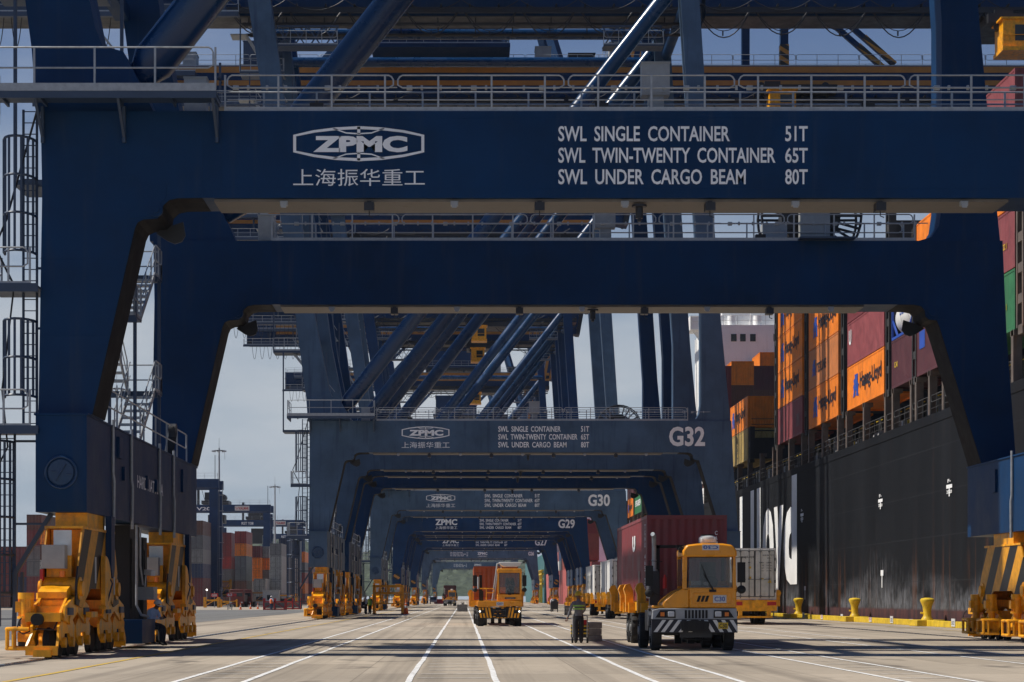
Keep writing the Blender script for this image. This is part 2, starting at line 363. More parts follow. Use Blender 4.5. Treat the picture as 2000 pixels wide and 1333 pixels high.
# hills
from mathutils import noise as mn
def hill():
    mb=MB(); nx,ny=360,120; x0,x1,y0,y1=-420,260,1500,2050; vs=[]
    for j in range(ny):
        for i in range(nx):
            x=x0+(x1-x0)*i/(nx-1); y=y0+(y1-y0)*j/(ny-1)
            base=34*math.exp(-((x+5)/95)**2)+52*math.exp(-((x+190)/110)**2)+26*math.exp(-((x-150)/80)**2)
            f=min(1,j/(ny*.45)); z=base*(f**.8)+3
            q=mn.noise(Vector((x*.11,y*.11,0)))*3.4+mn.noise(Vector((x*.27,y*.27,5)))*2.6
            vs.append((x,y,max(-1,z+q*(1 if j>1 else 0))))
    fs=[(j*nx+i,j*nx+i+1,(j+1)*nx+i+1,(j+1)*nx+i) for j in range(ny-1) for i in range(nx-1)]
    mb.add(vs,fs); return mb
hl=bpy.data.materials.new('hill_forest'); hl.use_nodes=True; t=hl.node_tree; b=t.nodes['Principled BSDF']
g=N(t,'ShaderNodeNewGeometry'); n=N(t,'ShaderNodeTexNoise'); n.inputs['Scale'].default_value=.22; n.inputs['Detail'].default_value=8; n.inputs['Roughness'].default_value=.7; t.links.new(g.outputs['Position'],n.inputs['Vector'])
r=N(t,'ShaderNodeValToRGB'); r.color_ramp.elements[0].position=.36; r.color_ramp.elements[1].position=.66; r.color_ramp.elements[0].color=(.02,.034,.018,1); r.color_ramp.elements[1].color=(.075,.095,.05,1)
t.links.new(n.outputs[0],r.inputs[0]); t.links.new(r.outputs[0],b.inputs['Base Color']); b.inputs['Roughness'].default_value=.9
st('hills',hill(),hl)
# ---------------------------------------------------------------- the quay cranes
NAVY=(.0015,.031,.098); FADE_LIT=(.064,.112,.185); NEWB=(.002,.033,.11)  # lighter tint: some fading, plus sun and haze put into the colour
OFF=(-4.4,-10.3,0)            # parts are drawn in quay coordinates; the crane's root stands at the middle of its base
LY=19.6                       # distance between the two portals
crane=thing('quay_crane','x','quay crane',(4.4,54+10.3,0),0,'ship to shore cranes along the quay')
def cp(name,mb,mats,parent=None,tint=True,smooth=True):
    o=mb.build(name,mats,parent or crane,loc=None if parent else OFF,smooth=smooth,color=NAVY)
    if tint: o['tint']=1
    return o
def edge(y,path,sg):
    # thin dark strip added along the portal's inner edge, shade painted in
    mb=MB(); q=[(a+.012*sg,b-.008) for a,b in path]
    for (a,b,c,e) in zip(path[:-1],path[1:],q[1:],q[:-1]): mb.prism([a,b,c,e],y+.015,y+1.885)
    cp('edge_shade_strip',mb,M['edgeshade'],tint=False,smooth=False)
def portal_parts(y):
    d=1.9
    mb=MB(); mb.box(-6.9,15.6,y,y+d,12.06,14.35)
    for x in (-6.4,1.4,9.2): mb.box(x,x+.014,y-.006,y,12.06,14.35)
    mb.box(-6.9,15.6,y-.004,y,12.30,12.312); mb.box(-6.9,15.6,y-.004,y,14.16,14.172)
    beam=cp('portal_beam',mb,M['navy'])
    # landside leg, seen from the camera's side
    mb=MB()
    mb.prism([(-11.22,6.352),(-11.12,12.2),(-11.16,14.35),(-6.902,14.35),(-6.902,12.06),(-7.55,12.05),(-7.78,12.0),(-7.93,11.86),(-7.97,11.62),(-8.08,11.52),(-8.45,11.49),(-8.60,11.42),(-8.68,11.25),(-9.8,6.352)],y,y+d)
    for z in (8.4,10.45): mb.box(-11.16,-9.8+(z-6.37)*.228,y-.006,y,z,z+.022)
    mb.prism([(-8.85,11.5),(-8.85,12.25),(-8.72,12.42),(-7.85,12.42),(-7.85,12.06),(-8.0,11.9),(-8.05,11.62),(-8.4,11.55)],y-.02,y)
    mb.cyl((-8.1,y-.04,11.72),.17,.10,'y',20); mb.cyl((-8.1,y-.11,11.72),.08,.06,'y',14)
    cp('leg',mb,M['navy'],smooth=False)
    mb=MB(); mb.prism([(-8.25,11.5),(-7.62,11.72),(-7.56,11.35),(-7.66,11.18),(-7.85,11.12),(-8.05,11.2),(-8.35,11.4)],y+d-.3,y+d-.24); cp('hinge_lug',mb,M['dark'],tint=False,smooth=False)
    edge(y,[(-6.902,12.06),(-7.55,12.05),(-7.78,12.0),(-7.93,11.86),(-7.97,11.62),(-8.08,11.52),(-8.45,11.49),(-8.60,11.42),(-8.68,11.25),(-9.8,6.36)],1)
    # seaside leg
    mb=MB()
    mb.prism([(19.85,6.352),(19.5,11.0),(19.36,14.35),(15.602,14.35),(15.602,12.06),(16.2,12.05),(16.43,12.0),(16.56,11.86),(16.6,11.62),(16.72,11.52),(17.0,11.49),(17.1,11.25),(18.6,6.352)],y,y+d)
    mb.prism([(16.5,11.95),(16.5,12.42),(17.4,12.42),(17.4,11.5),(16.75,11.55),(16.64,11.7)],y-.02,y)
    mb.cyl((16.85,y-.04,11.8),.16,.10,'y',20)
    mb.box(18.3,19.6,y-.006,y,9.2,9.222)
    cp('leg',mb,M['navy'],smooth=False)
    mb=MB(); mb.prism([(16.8,11.5),(16.14,11.72),(16.08,11.35),(16.2,11.18),(16.38,11.12),(16.6,11.2),(16.9,11.4)],y+d-.3,y+d-.24); cp('hinge_lug',mb,M['dark'],tint=False,smooth=False)
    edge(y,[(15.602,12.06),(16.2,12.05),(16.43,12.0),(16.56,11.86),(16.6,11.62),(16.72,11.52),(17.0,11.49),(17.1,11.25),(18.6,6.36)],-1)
    # upper legs
    e=.12; mb=MB()
    mb.prism([(-11.3,14.353),(-11.42,16),(-12.25,22.3),(-15.65,44.8),(-16.4,51),(-14.75,51),(-14.0,44.8),(-10.9,22.3),(-9.75,16.6),(-9.55,16.1),(-9.0,15.95),(-8.5,15.0),(-8.2,14.353)],y+e,y+d-e)
    mb.box(-12.2,-10.8,y+e-.006,y+e,22.3,22.32)
    cp('upper_leg',mb,M['navy'])
    mb=MB()
    mb.prism([(16.3,14.353),(16.85,14.5),(17.1,14.9),(17.2,15.6),(17.2,22.3),(15.7,45),(15.3,51),(16.75,51),(17.05,45),(18.55,22.3),(18.95,18),(19.3,14.353)],y+e,y+d-e)
    mb.box(17.2,18.55,y+e-.006,y+e,22.3,22.32)
    cp('upper_leg',mb,M['navy'])
    # diagonal tube and its gusset, tie tube
    mb=MB(); mb.tube([(-8.75,y+.95,15.35),(-8.35,y+.95,15.86),(15.9,y+.95,46.9)],[.30,.575,.575],28)
    cp('diagonal_tube',mb,M['tube'])
    mb=MB(); mb.tube([(-16.2,y-.34,47.6),(16.4,y-.34,47.6)],.42,20); cp('tie_tube',mb,M['tube'])
    # pale soffit plate with lamps below the beam
    mb=MB(); mb.box(-6.6,14.4,y+.15,y+d-.15,11.985,12.055); cp('soffit_plate',mb,M['underside'],tint=False)
    lamps=MB()
    for k,x in enumerate((-4.75,-2.5,-.25,2.0,4.25,6.5,8.75,11.0,13.2)):
        if k%2==0:
            f=MB(); f.box(x-.1,x+.1,y+.0,y+.16,11.86,11.98); f.box(x-.07,x+.07,y-.02,y+.0,11.8,11.96)
            cp('junction_box',f,M['grey'],tint=False)
        else:
            f=MB(); f.box(x-.13,x+.13,y-.05,y+.35,11.72,11.94); f.tube([(x,y+.1,11.72),(x,y+.1,11.6),(x+.1,y+.1,11.56)],.015,6); f.box(x-.06,x+.06,y+.1,y+.2,11.94,12.0)
            cp('floodlight',f,M['dark'],tint=False)
    f=MB(); f.cyl((4.65,y+.3,11.9),.2,.06,'z',14); f.cyl((4.65,y+.3,11.72),.1,.3,'z',10); f.cyl((4.65,y+.3,11.54),.05,.12,'z',10); cp('siren',f,M['dark'],tint=False)
portal_parts(0.0); portal_parts(LY)
def railing(mb,pts,z,post=1.42,h=.95,rails=(.95,.62,.30),toe=True,r=.024,rnd=4.3):
    """handrail along pts (x,y) at floor height z"""
    for (a,b) in zip(pts[:-1],pts[1:]):
        a,b=Vector((*a,0)),Vector((*b,0)); Ln=(b-a).length; d=(b-a)/Ln; n=max(1,round(Ln/post))
        for i in range(n+1):
            p=a+d*(Ln*i/n); mb.bar((p.x,p.y,z),(p.x,p.y,z+h),.05,.05)
        npan=max(1,round(Ln/rnd)) if rnd else 1
        for k in range(npan):
            s=a+d*(Ln*k/npan+.06); e=a+d*(Ln*(k+1)/npan-.06)
            c=.12
            if len(rails)>1 and (e-s).length>.5:
                zt,zm=z+rails[0],z+rails[1]
                pl=[s+Vector((0,0,zm))+d*c, s+Vector((0,0,zm))+Vector((0,0,c*.6)), s+Vector((0,0,zt-c)), s+d*c*.4+Vector((0,0,zt-c*.35)), s+d*c+Vector((0,0,zt)), e-d*c+Vector((0,0,zt)), e-d*c*.4+Vector((0,0,zt-c*.35)), e+Vector((0,0,zt-c)), e+Vector((0,0,zm+c*.6)), e-d*c+Vector((0,0,zm)), s+d*c+Vector((0,0,zm))]
                mb.tube(pl,r,6,cap=False)
                for q in rails[2:]: mb.tube([s+Vector((0,0,z+q)),e+Vector((0,0,z+q))],r*.7,5)
            else:
                for q in rails: mb.tube([s+Vector((0,0,z+q)),e+Vector((0,0,z+q))],r,6)
        if toe: mb.bar((a.x,a.y,z+.06),(b.x,b.y,z+.06),.012,.11)
for y in (0,LY):
    mb=MB(); x0=-6.3 if y==0 else -6.9
    railing(mb,[(x0,y+.04),(16.2,y+.04)],14.352)
    cp('handrail',mb,M['galv'],tint=False)
    mb=MB(); railing(mb,[(-6.9,y+1.86),(16.2,y+1.86)],14.352,rnd=0); cp('handrail',mb,M['galv'],tint=False)
    # cable conduit with clips strung along the rail
    mb=MB(); x=-6.0
    while x<17:
        l=random.uniform(1.2,2.2); mb.tube([(x,y+.12,15.0),(x+l,y+.12,15.0)],.02,6)
        for q in (.3,.8,1.3):
            if q<l: mb.box(x+q-.03,x+q+.03,y+.08,y+.16,14.93,15.05)
        mb.box(x-.1,x+.05,y+.06,y+.18,14.92,15.04); x+=l+.35
    cp('cable_conduit',mb,M['galv'],tint=False)
    for (xa,xb,za,zb,ya) in ((-7.45,-6.85,14.4,15.35,.5),(4.75,5.5,14.95,15.8,.7),(4.95,5.35,14.4,14.93,.75)):
        mb=MB(); mb.box(xa,xb,y+ya,y+ya+.45,za,zb); mb.box(xa-.02,xb+.02,y+ya-.03,y+ya+.47,zb,zb+.03); mb.box(xa+.06,xb-.06,y+ya-.012,y+ya,za+.06,zb-.06)
        cp('electrical_cabinet',mb,M['grey'],tint=False)
    for x in (-3.9,3.65,10.7):
        mb=MB(); mb.box(x-.18,x+.18,y+.2,y+.45,14.42,14.62); mb.cyl((x,y+.3,14.66),.05,.1,'z',8); cp('floodlight',mb,M['dark'],tint=False)
# landing in front of the landside leg
mb=MB(); mb.box(-12.7,-6.4,-1.1,-.003,14.56,14.62); mb.box(-12.7,-6.4,-1.14,-1.08,14.42,14.70); mb.box(-12.72,-12.66,-1.1,1.9,14.42,14.7)
for x in (-12.0,-11.0,-9.0,-7.6,-6.45): mb.box(x-.03,x+.03,-1.05,-.003,14.45,14.55)
for x in (-8.95,-6.5,-11.1): mb.bar((x,-1.05,14.5),(x,-.003,13.6),.07,.07); mb.box(x-.04,x+.04,-.1,-.003,13.5,14.45)
cp('platform',mb,M['steelblue'],tint=False)
mb=MB(); mb.box(-12.7,-6.4,-1.155,-1.141,14.60,14.80); cp('toe_plate',mb,M['galv'],tint=False)
mb=MB(); railing(mb,[(-6.42,-1.08),(-12.66,-1.08)],14.66,post=1.55,h=1.08,rails=(1.08,.55),rnd=0); railing(mb,[(-12.66,-1.08),(-12.66,1.8)],14.66,h=1.08,rails=(1.08,.55),rnd=0); cp('handrail',mb,M['galv'],tint=False)
# caged ladder down the landside leg
def ladder(x0,x1,y,za,zb,cage=True):
    mb=MB()
    for x in (x0,x1): mb.box(x-.03,x+.03,y-.025,y+.025,za,zb)
    z=za+.2
    while z<zb: mb.box(x0,x1,y-.012,y+.012,z-.012,z+.012); z+=.3
    z=za+.5
    while z<zb: mb.box(x1,-11.1,y-.03,y+.03,z,z+.06); z+=2.2
    cp('ladder',mb,M['steelblue'],tint=False)
    if cage:
        mb=MB(); cx=(x0+x1)/2-.25; r=.42
        zs=[]; z=za+.9
        while z<=zb-.1: zs.append(z); z+=1.0
        ang=[math.pi*(.0+.125*i) for i in range(9)]
        pts=[(cx-r*math.cos(a)*1.0, y-.75*math.sin(a)) for a in ang]
        for z in zs: mb.tube([(p[0],p[1],z) for p in pts],.035,6)
        for p in pts: mb.box(p[0]-.03,p[0]+.03,p[1]-.022,p[1]+.022,zs[0],zs[-1])
        cp('ladder_cage',mb,M['steelblue'],tint=False)
ladder(-11.72,-11.36,.5,9.75,14.5); ladder(-11.72,-11.36,.5,5.95,9.65); ladder(-12.35,-11.95,.5,.75,6.0); ladder(-11.52,-11.2,2.6,6.4,14.3,False)
for (z,xa) in ((9.62,-12.5),(5.9,-12.75)):
    mb=MB(); mb.box(xa,-11.13,-.45,1.3,z,z+.06); mb.box(xa,-11.13,-.48,-.44,z-.1,z+.12); cp('ladder_landing',mb,M['steelblue'],tint=False)
    mb=MB(); railing(mb,[(-11.35,-.45),(xa+.03,-.45),(xa+.03,1.25)],z+.06,post=.7,h=1.0,rails=(1.0,.5),rnd=0); cp('handrail',mb,M['galv'],tint=False)
mb=MB(); mb.bar((-10.95,.4,3.76),(-11.9,.4,2.2),.12); mb.bar((-11.9,.4,2.2),(-11.95,.4,.75),.1); mb.bar((-11.75,.5,2.2),(-11.8,.5,.75),.08); cp('ladder_brace',mb,M['steelblue'],tint=False)
mb=MB(); mb.tube([(-11.3,.2,14.4),(-12.1,.15,11.5),(-12.4,.15,10.8),(-11.9,.1,9.8)],.03,6); mb.tube([(-11.9,.1,9.6),(-12.2,.1,7),(-12.05,.1,5.5),(-12.6,.1,4.4)],.025,6); cp('cable',mb,M['dark'],tint=False)
# stairs between the portals, outer side of the landside sill
def flight(ya,za,yb,zb,x0,x1):
    mb=MB(); n=max(3,int(abs(zb-za)/.23))
    for x in (x0,x1): mb.bar((x,ya,za),(x,yb,zb),.04,.2)
    for i in range(1,n): 
        y=ya+(yb-ya)*i/n; z=za+(zb-za)*i/n; mb.box(x0,x1,y-.13,y+.13,z-.035,z+.035)
    o=cp('stair_flight',mb,M['galv'],tint=False)
    mb=MB()
    for x in (x0,x1):
        mb.tube([(x,ya,za+.95),(x,yb,zb+.95)],.022,6); mb.tube([(x,ya,za+.5),(x,yb,zb+.5)],.018,6)
        for i in range(0,n+1,3):
            y=ya+(yb-ya)*i/n; z=za+(zb-za)*i/n; mb.box(x-.02,x+.02,y-.02,y+.02,z,z+.95)
    cp('stair_rail',mb,M['galv'],tint=False)
SX=((-10.95,-10.15),(-11.85,-11.05))
zz=[6.45,8.3,10.2,12.1,14.2]
for i in range(4):
    ya,yb=(10.2,13.2) if i%2==0 else (13.2,10.2)
    flight(ya,zz[i]+.05,yb,zz[i+1],*SX[i%2])
    mb=MB(); ye=(13.2,14.5) if i%2==0 else (8.9,10.2)
    mb.box(-11.85,-10.1,ye[0],ye[1],zz[i+1]-.06,zz[i+1]); mb.box(-11.85,-10.05,ye[0]-.03,ye[0]+.06,zz[i+1]-.22,zz[i+1]-.06); cp('stair_landing',mb,M['steelblue'],tint=False)
    mb=MB(); railing(mb,[(-10.12,ye[0]),(-10.12,ye[1])],zz[i+1],post=.8,h=1,rails=(1.0,.5),rnd=0); railing(mb,[(-11.83,ye[1] if i%2==0 else ye[0]),(-10.12,ye[1] if i%2==0 else ye[0])],zz[i+1],post=.8,h=1,rails=(1.0,.5),rnd=0); cp('handrail',mb,M['galv'],tint=False)
for y in (9.2,14.2):
    mb=MB()
    for x in (-11.8,-10.15): mb.box(x-.05,x+.05,y-.05,y+.05,6.36,14.2)
    cp('stair_post',mb,M['steelblue'],tint=False)
mb=MB(); mb.tube([(-10.3,12,6.9),(-10.4,11.6,7.6),(-10.2,11.2,7.0),(-10.3,11,6.4)],.03,6); mb.bar((-10.3,17.2,6.3),(-9.95,16,7.2),.28,.2); mb.cyl((-9.95,16,7.25),.22,.25,'x',14); cp('hydraulic_arm',mb,M['dark'],tint=False)
# sill beams
def sill(x0,x1,side):
    mb=MB(); mb.box(x0,x1,-.35,LY+2.1,3.76,6.35)
    mb.box(x0-.04,x1+.04,-.39,LY+2.14,6.30,6.351)
    mb.box(x0+.1,x1-.1,-.352,-.35,3.9,6.2)
    o=cp('sill_beam',mb,M['navy'])
    xi=x1 if side<0 else x0; s=-side      # face turned to the roadway
    for k,y in enumerate((3.4,6.6,12.2,15.4)):
        mb=MB(); xa=xi+.05*s; mb.tube([(xa,y,6.5),(xa,y,5.0),(xa+.02*s,y+.05,4.8),(xa,y+.1,3.55)],.045,8); cp('drain_pipe',mb,M['galv'],o,tint=False)
    mb=MB(); cx=(x0+x1)/2
    mb.tube([(cx+.41*math.cos(a*math.pi/12),-.36,4.8+.41*math.sin(a*math.pi/12)) for a in range(25)],.04,8,cap=False)
    mb.cyl((cx,-.37,4.8),.33,.05,'y',28); mb.tube([(cx-.13,-.43,4.58),(cx+.13,-.43,5.02)],.02,6); mb.tube([(cx-.13,-.42,4.82),(cx-.25,-.42,4.82)],.015,6); mb.tube([(cx+.15,-.42,4.75),(cx+.27,-.42,4.75)],.015,6)
    cp('manhole_cover',mb,M['tube'],o)
    for (ya,yb,za,zb) in ((5.2,5.55,4.9,5.3),(9.5,9.85,4.9,5.3),(11.4,11.75,4.9,5.3),(4.3,4.9,5.5,6.1),(17.5,18.0,5.2,6.0)):
        mb=MB(); mb.box(min(xi,xi+.08*s),max(xi,xi+.08*s),ya,yb,za,zb); cp('lifting_lug',mb,M['navy'],o)
    if side>0: return o
    mb=MB(); railing(mb,[(xi-.05*s,2.2),(xi-.05*s,LY-.3)],6.352,post=2.6,h=1.0,rails=(1.0,.5),toe=False,rnd=0); cp('handrail',mb,M['galv'],o,tint=False)
    return o
sl_=sill(-11.22,-9.88,-1); sill(18.62,19.96,1)
mb=MB(); text(mb,'HARD HAT AREA',(-9.87,7.9,4.85),UY,UZ,5.3,.38,.015); cp('lettering',mb,M['white'],sl_,tint=False)
# bogies
bog_l=[]
def bogie(xc,yc):
    root=bpy.data.objects.new('bogie',None); C.objects.link(root); root.parent=crane; root.location=(xc+OFF[0],yc+OFF[1],0); root.empty_display_size=.2
    def sp(name,mb,m,smooth=True): return mb.build(name,m,root,smooth=smooth,bevel=0)
    mb=MB(); mb.box(-.44,.40,-1.3,1.3,3.372,3.755); mb.prism([(-1.6,1.9),(-1.5,3.3),(-.9,3.36),(.9,3.36),(1.5,3.3),(1.6,1.9)],-.4,.4,'x')
    for y in (-2.0,2.0): mb.box(-.40,.40,y-.04,y+.04,1.9,3.29)
    sp('yoke',mb,M['yel'])
    for (x,mm) in ((-.47,'stripe'),(.43,'stripe2')):
        mb=MB(); mb.prism([(-3.2,1.35),(-3.15,1.9),(-2.75,2.6),(-2.35,3.3),(2.35,3.3),(2.75,2.6),(3.15,1.9),(3.2,1.35),(2.4,1.25),(1.2,1.75),(-1.2,1.75),(-2.4,1.25)],x,x+.04,'x'); sp('equalizer_plate',mb,M[mm])
    mb=MB(); mb.box(-.5,.5,-2.4,2.4,3.302,3.37); sp('top_flange',mb,M['yel'])
    for y in (-2.75,2.75):
        mb=MB(); mb.cyl((0,y,1.75),.2,1.14,'x',18); mb.cyl((0,y,1.75),.3,1.0,'x',18)
        for x in (-.42,.36): mb.prism([(y-1.75,.95),(y-1.6,1.3),(y-.45,1.55),(y+.45,1.55),(y+1.6,1.3),(y+1.75,.95),(y+1.0,.85),(y,1.15),(y-1.0,.85)],x,x+.06,'x')
        mb.box(-.36,.36,y-.9,y+.9,1.2,1.45); sp('secondary_equalizer',mb,M['yel'])
    mb=MB()
    for s_ in (-1,1):   # curved cable guard beside the yoke
        y=.2*s_; arc=[(y-.05,1.2),(y-.05,2.5)]+[(y+.9*math.sin(a),1.9+.75*math.cos(a)) for a in [i*math.pi/16 for i in range(0,9)]]+[(y+.75,1.25)]
        if s_>0: mb.prism(arc,.5,.62,'x')
    mb.box(.47,.66,.0,1.0,1.2,1.3); sp('cable_guard',mb,M['yel'])
    mb=MB(); mb.box(.47,.62,-1.9,-1.0,1.0,1.15); sp('step',mb,M['yel'])
    for y in (-4.35,-3.3,-2.2,-1.15,1.15,2.2,3.3,4.35):
        mb=MB(); mb.cyl((0,y,.38),.37,.16,'x',20); mb.cyl((0,y,.38),.40,.05,'x',20); sp('wheel',mb,M['tyre'])
    for y in (-3.83,-1.68,1.68,3.83):
        mb=MB()
        for x in (-.36,.30):
            mb.prism([(y-.92,.52),(y-1.02,.80),(y-.6,1.02),(y+.6,1.02),(y+1.02,.80),(y+.92,.52),(y+.62,.34),(y+.44,.34),(y+.3,.62),(y-.3,.62),(y-.44,.34),(y-.62,.34)],x,x+.06,'x')
            for q in (-.52,.52): mb.cyl((x+.03+(.05 if x>0 else -.05),y+q,.40),.13,.12,'x',16)
        mb.cyl((0,y,.95),.11,.9,'x',12); mb.box(-.3,.3,y-.18,y+.18,.7,.98); mb.box(-.34,.34,y-.22,y+.22,.98,1.06)
        sp('wheel_truck',mb,M['yel'])
        mb=MB(); mb.box(.3,.47,y-.3,y+.3,1.08,1.26); sp('truck_cover',mb,M['steelblue'])
    for y in (-4.35,-2.2,1.15,3.3):
        mb=MB(); mb.cyl((-.56,y,1.25),.17,.5,'z',18); mb.cyl((-.56,y,1.56),.2,.16,'z',18); mb.cyl((-.56,y,1.02),.22,.06,'z',18); mb.cyl((-.56,y,.8),.13,.4,'z',14)
        mb.box(-.80,-.60,y-.14,y+.14,1.15,1.42)
        for q in range(8): w=q*math.pi/4; mb.box(-.56+.17*math.cos(w)-.02,-.56+.17*math.cos(w)+.02,y+.17*math.sin(w)-.02,y+.17*math.sin(w)+.02,1.05,1.5)
        mb.box(-.74,-.42,y-.16,y+.16,.42,.66); mb.cyl((-.44,y,.5),.2,.2,'x',14)
        sp('drive_motor',mb,M['yel'])
        mb=MB(); a=-.96
        for z in (.26,.74): mb.tube([(-.4,y-.42,z),(a+.08,y-.42,z),(a,y-.36,z),(a,y+.36,z),(a+.08,y+.42,z),(-.4,y+.42,z)],.05,8)
        for (x,yy) in ((a+.02,-.4),(a+.18,-.42),(a+.02,.4),(a+.18,.42)): mb.tube([(x,y+yy,.26),(x,y+yy,.74)],.05,8)
        sp('guard_frame',mb,M['yel'])
        mb=MB(); mb.box(-.80,-.62,y+.18,y+.42,.3,.62); sp('gearbox',mb,M['dark'])
    # end: sloping hood, cabinet, scraper, light
    for s_ in (-1,1):
        mb=MB(); Y=lambda v:v*s_
        mb.prism([(Y(2.6),1.95),(Y(3.5),1.72),(Y(3.6),1.66),(Y(3.6),1.5),(Y(2.6),1.5)],-.42,.30,'x'); mb.box(-.38,.26,min(Y(2.4),Y(2.75)),max(Y(2.4),Y(2.75)),1.95,2.6)
        mb.prism([(Y(3.2),1.05),(Y(3.4),1.6),(Y(4.3),1.2),(Y(4.4),1.05)],-.40,-.34,'x'); mb.prism([(Y(3.2),1.05),(Y(3.4),1.6),(Y(4.3),1.2),(Y(4.4),1.05)],.26,.32,'x')
        mb.box(-.36,.28,min(Y(3.7),Y(4.1)),max(Y(3.7),Y(4.1)),1.02,1.3); mb.box(-.34,.26,min(Y(3.45),Y(3.5)),max(Y(3.45),Y(3.5)),1.06,1.55)
        mb.box(-.5,.36,min(Y(4.1),Y(4.75)),max(Y(4.1),Y(4.75)),.92,1.14)
        sp('end_hood',mb,M['yel'])
        mb=MB(); mb.box(-.42,.36,min(Y(4.98),Y(5.1)),max(Y(4.98),Y(5.1)),.1,.33); mb.bar((-.4,Y(5.0),.3),(-.2,Y(4.5),1.0),.06,.1); mb.bar((.34,Y(5.0),.3),(.3,Y(4.5),1.0),.06,.1); mb.box(-.22,.22,min(Y(5.08),Y(5.18)),max(Y(5.08),Y(5.18)),.06,.24)
        sp('rail_scraper',mb,M['yel'])
        mb=MB(); mb.cyl((-.18,Y(4.82),.98),.15,.22,'y',14); sp('buffer',mb,M['black'])
        mb=MB(); mb.tube([(-.2,Y(4.75),.75),(-.55,Y(4.75),.62),(-.72,Y(4.7),.72),(-.68,Y(4.6),.95),(-.6,Y(4.5),1.05)],.02,6); mb.tube([(-.2,Y(4.75),.75),(.2,Y(4.75),.72),(.3,Y(4.6),1.0)],.02,6); sp('hose',mb,M['dark'])
        mb=MB(); mb.box(-.42,.16,min(Y(2.76),Y(2.95)),max(Y(2.76),Y(2.95)),2.02,2.62) if s_>0 else mb.box(-.42,.16,-3.15,-2.76,2.26,2.86); sp('control_box',mb,M['grey'])
        if s_<0:
            mb=MB(); mb.box(-.2,.26,-2.74,-2.7,2.6,3.25); sp('notice_sheet',mb,M['pale'])
            mb=MB(); mb.cyl((.1,-3.1,2.12),.08,.16,'z',12); sp('beacon',mb,M['amber'])
            mb=MB(); mb.box(-.48,-.40,-3.1,-2.9,1.95,2.24); sp('red_button_box',mb,M['red'])
    mb=MB(); mb.box(.475,.49,-.62,-.45,1.9,2.6); mb.box(.475,.49,2.3,2.45,1.6,2.1); sp('notice_plate',mb,M['pale'])
    # storm pin housing hanging from the sill (dark blue)
    mb=MB(); mb.prism([(1.0,3.755),(1.0,2.3),(1.2,2.05),(1.35,2.05),(1.55,2.3),(1.55,3.755)],.48,.64,'x'); mb.tube([(.5,1.2,2.2),(.7,.8,1.9),(.6,.6,1.4)],.02,6)
    p=sp('storm_anchor',mb,M['navy']); p.color=(*NAVY,1); p['tint']=1
    return root
b0=bogie(-10.32,1.25)
for (x,y) in ((-10.32,17.2),(19.2,1.25),(19.2,17.2)):
    c=copy_tree(b0,crane); c.location=(x+OFF[0],y+OFF[1],0)
# machinery between the two landside bogies
mb=MB(); mb.box(-10.75,-9.55,6.8,9.3,.15,.86); mb.box(-10.75,-9.75,9.3,10.2,.15,.56); o=cp('cable_box',mb,M['navy'])
mb=MB(); mb.box(-10.7,-10.05,7.6,9.4,.87,3.7); mb.box(-10.6,-9.98,9.75,10.5,.6,3.4); mb.box(-10.04,-10.0,7.7,8.3,1.2,3.3); mb.box(-9.97,-9.95,9.85,10.05,1.6,3.0); o=cp('cable_reel_housing',mb,M['black'],tint=False)
mb=MB(); mb.box(-10.2,-9.55,9.0,9.8,1.45,1.85); cp('junction_box',mb,M['grey'],tint=False)
mb=MB(); mb.tube([(-9.8,7.3,3.7),(-9.8,7.3,1.3),(-9.7,7.6,1.0),(-9.6,8.2,.95)],.04,8); mb.tube([(-9.78,7.9,3.6),(-9.78,7.9,2.5),(-9.75,8.2,1.9)],.03,8); cp('cable_conduit',mb,M['galv'],tint=False)
mb=MB(); mb.bar((-9.7,8.5,2.3),(-9.45,8.3,2.26),.16,.16); mb.tube([(-9.7,8.5,2.25),(-9.75,8.6,1.86)],.02,6); cp('floodlight',mb,M['pale'],tint=False)
# boom girder, machinery house, trolley, festoon, stays
HX,HZ=18.4,48.0
def girder(x0,x1,ox=0,oz=0):
    mb=MB(); mb.box(x0-ox,x1-ox,8.6,12.0,46.1-oz,49.6-oz); mb.m=1
    for (za,zb) in ((49.0,49.55),(47.85,48.3)):
        for (ya,yb) in ((8.58,8.599),(12.001,12.02)): mb.box(max(x0,-33)-ox,x1-ox,ya,yb,za-oz,zb-oz)
    mb.m=2; mb.box(x0-ox,x1-ox,8.62,11.98,46.05-oz,46.099-oz)  # dark plate: the shade under the girder put into colour
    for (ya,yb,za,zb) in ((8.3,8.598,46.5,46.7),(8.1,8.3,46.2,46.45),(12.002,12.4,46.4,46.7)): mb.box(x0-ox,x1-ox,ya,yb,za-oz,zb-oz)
    x=x0+1
    while x<x1: mb.box(x-ox,x+.12-ox,7.9,8.598,46.72-oz,46.85-oz); x+=2.2
    return mb
for (y,z) in ((8.9,45.55),(11.6,45.45)):
    mb=MB(); mb.tube([(-17,y,z),(18,y,z)],.12,8)
    x=-16.5
    while x<18: mb.box(x-.04,x+.04,y-.04,y+.04,z,46.04); mb.box(x-.2,x+.2,y-.1,y+.1,z-.16,z-.1); x+=2.9
    cp('girder_pipe',mb,M['dark'],tint=False)
for (x,w,h,m_) in ((-30,2.2,2.0,'steelblue'),(-25.5,1.2,1.4,'grey'),(-20,3.0,2.4,'steelblue'),(6.5,1.4,1.9,'grey'),(9.5,2.4,1.3,'dark'),(13.2,1.0,2.3,'grey')):
    mb=MB(); mb.box(x,x+w,9.2,11.2,49.61,49.6+h); mb.box(x-.05,x+w+.05,9.15,11.25,49.6+h,49.66+h); mb.box(x+.1,x+w-.1,9.17,9.2,49.8,49.45+h); cp('equipment_cabinet',mb,M[m_],tint=False)
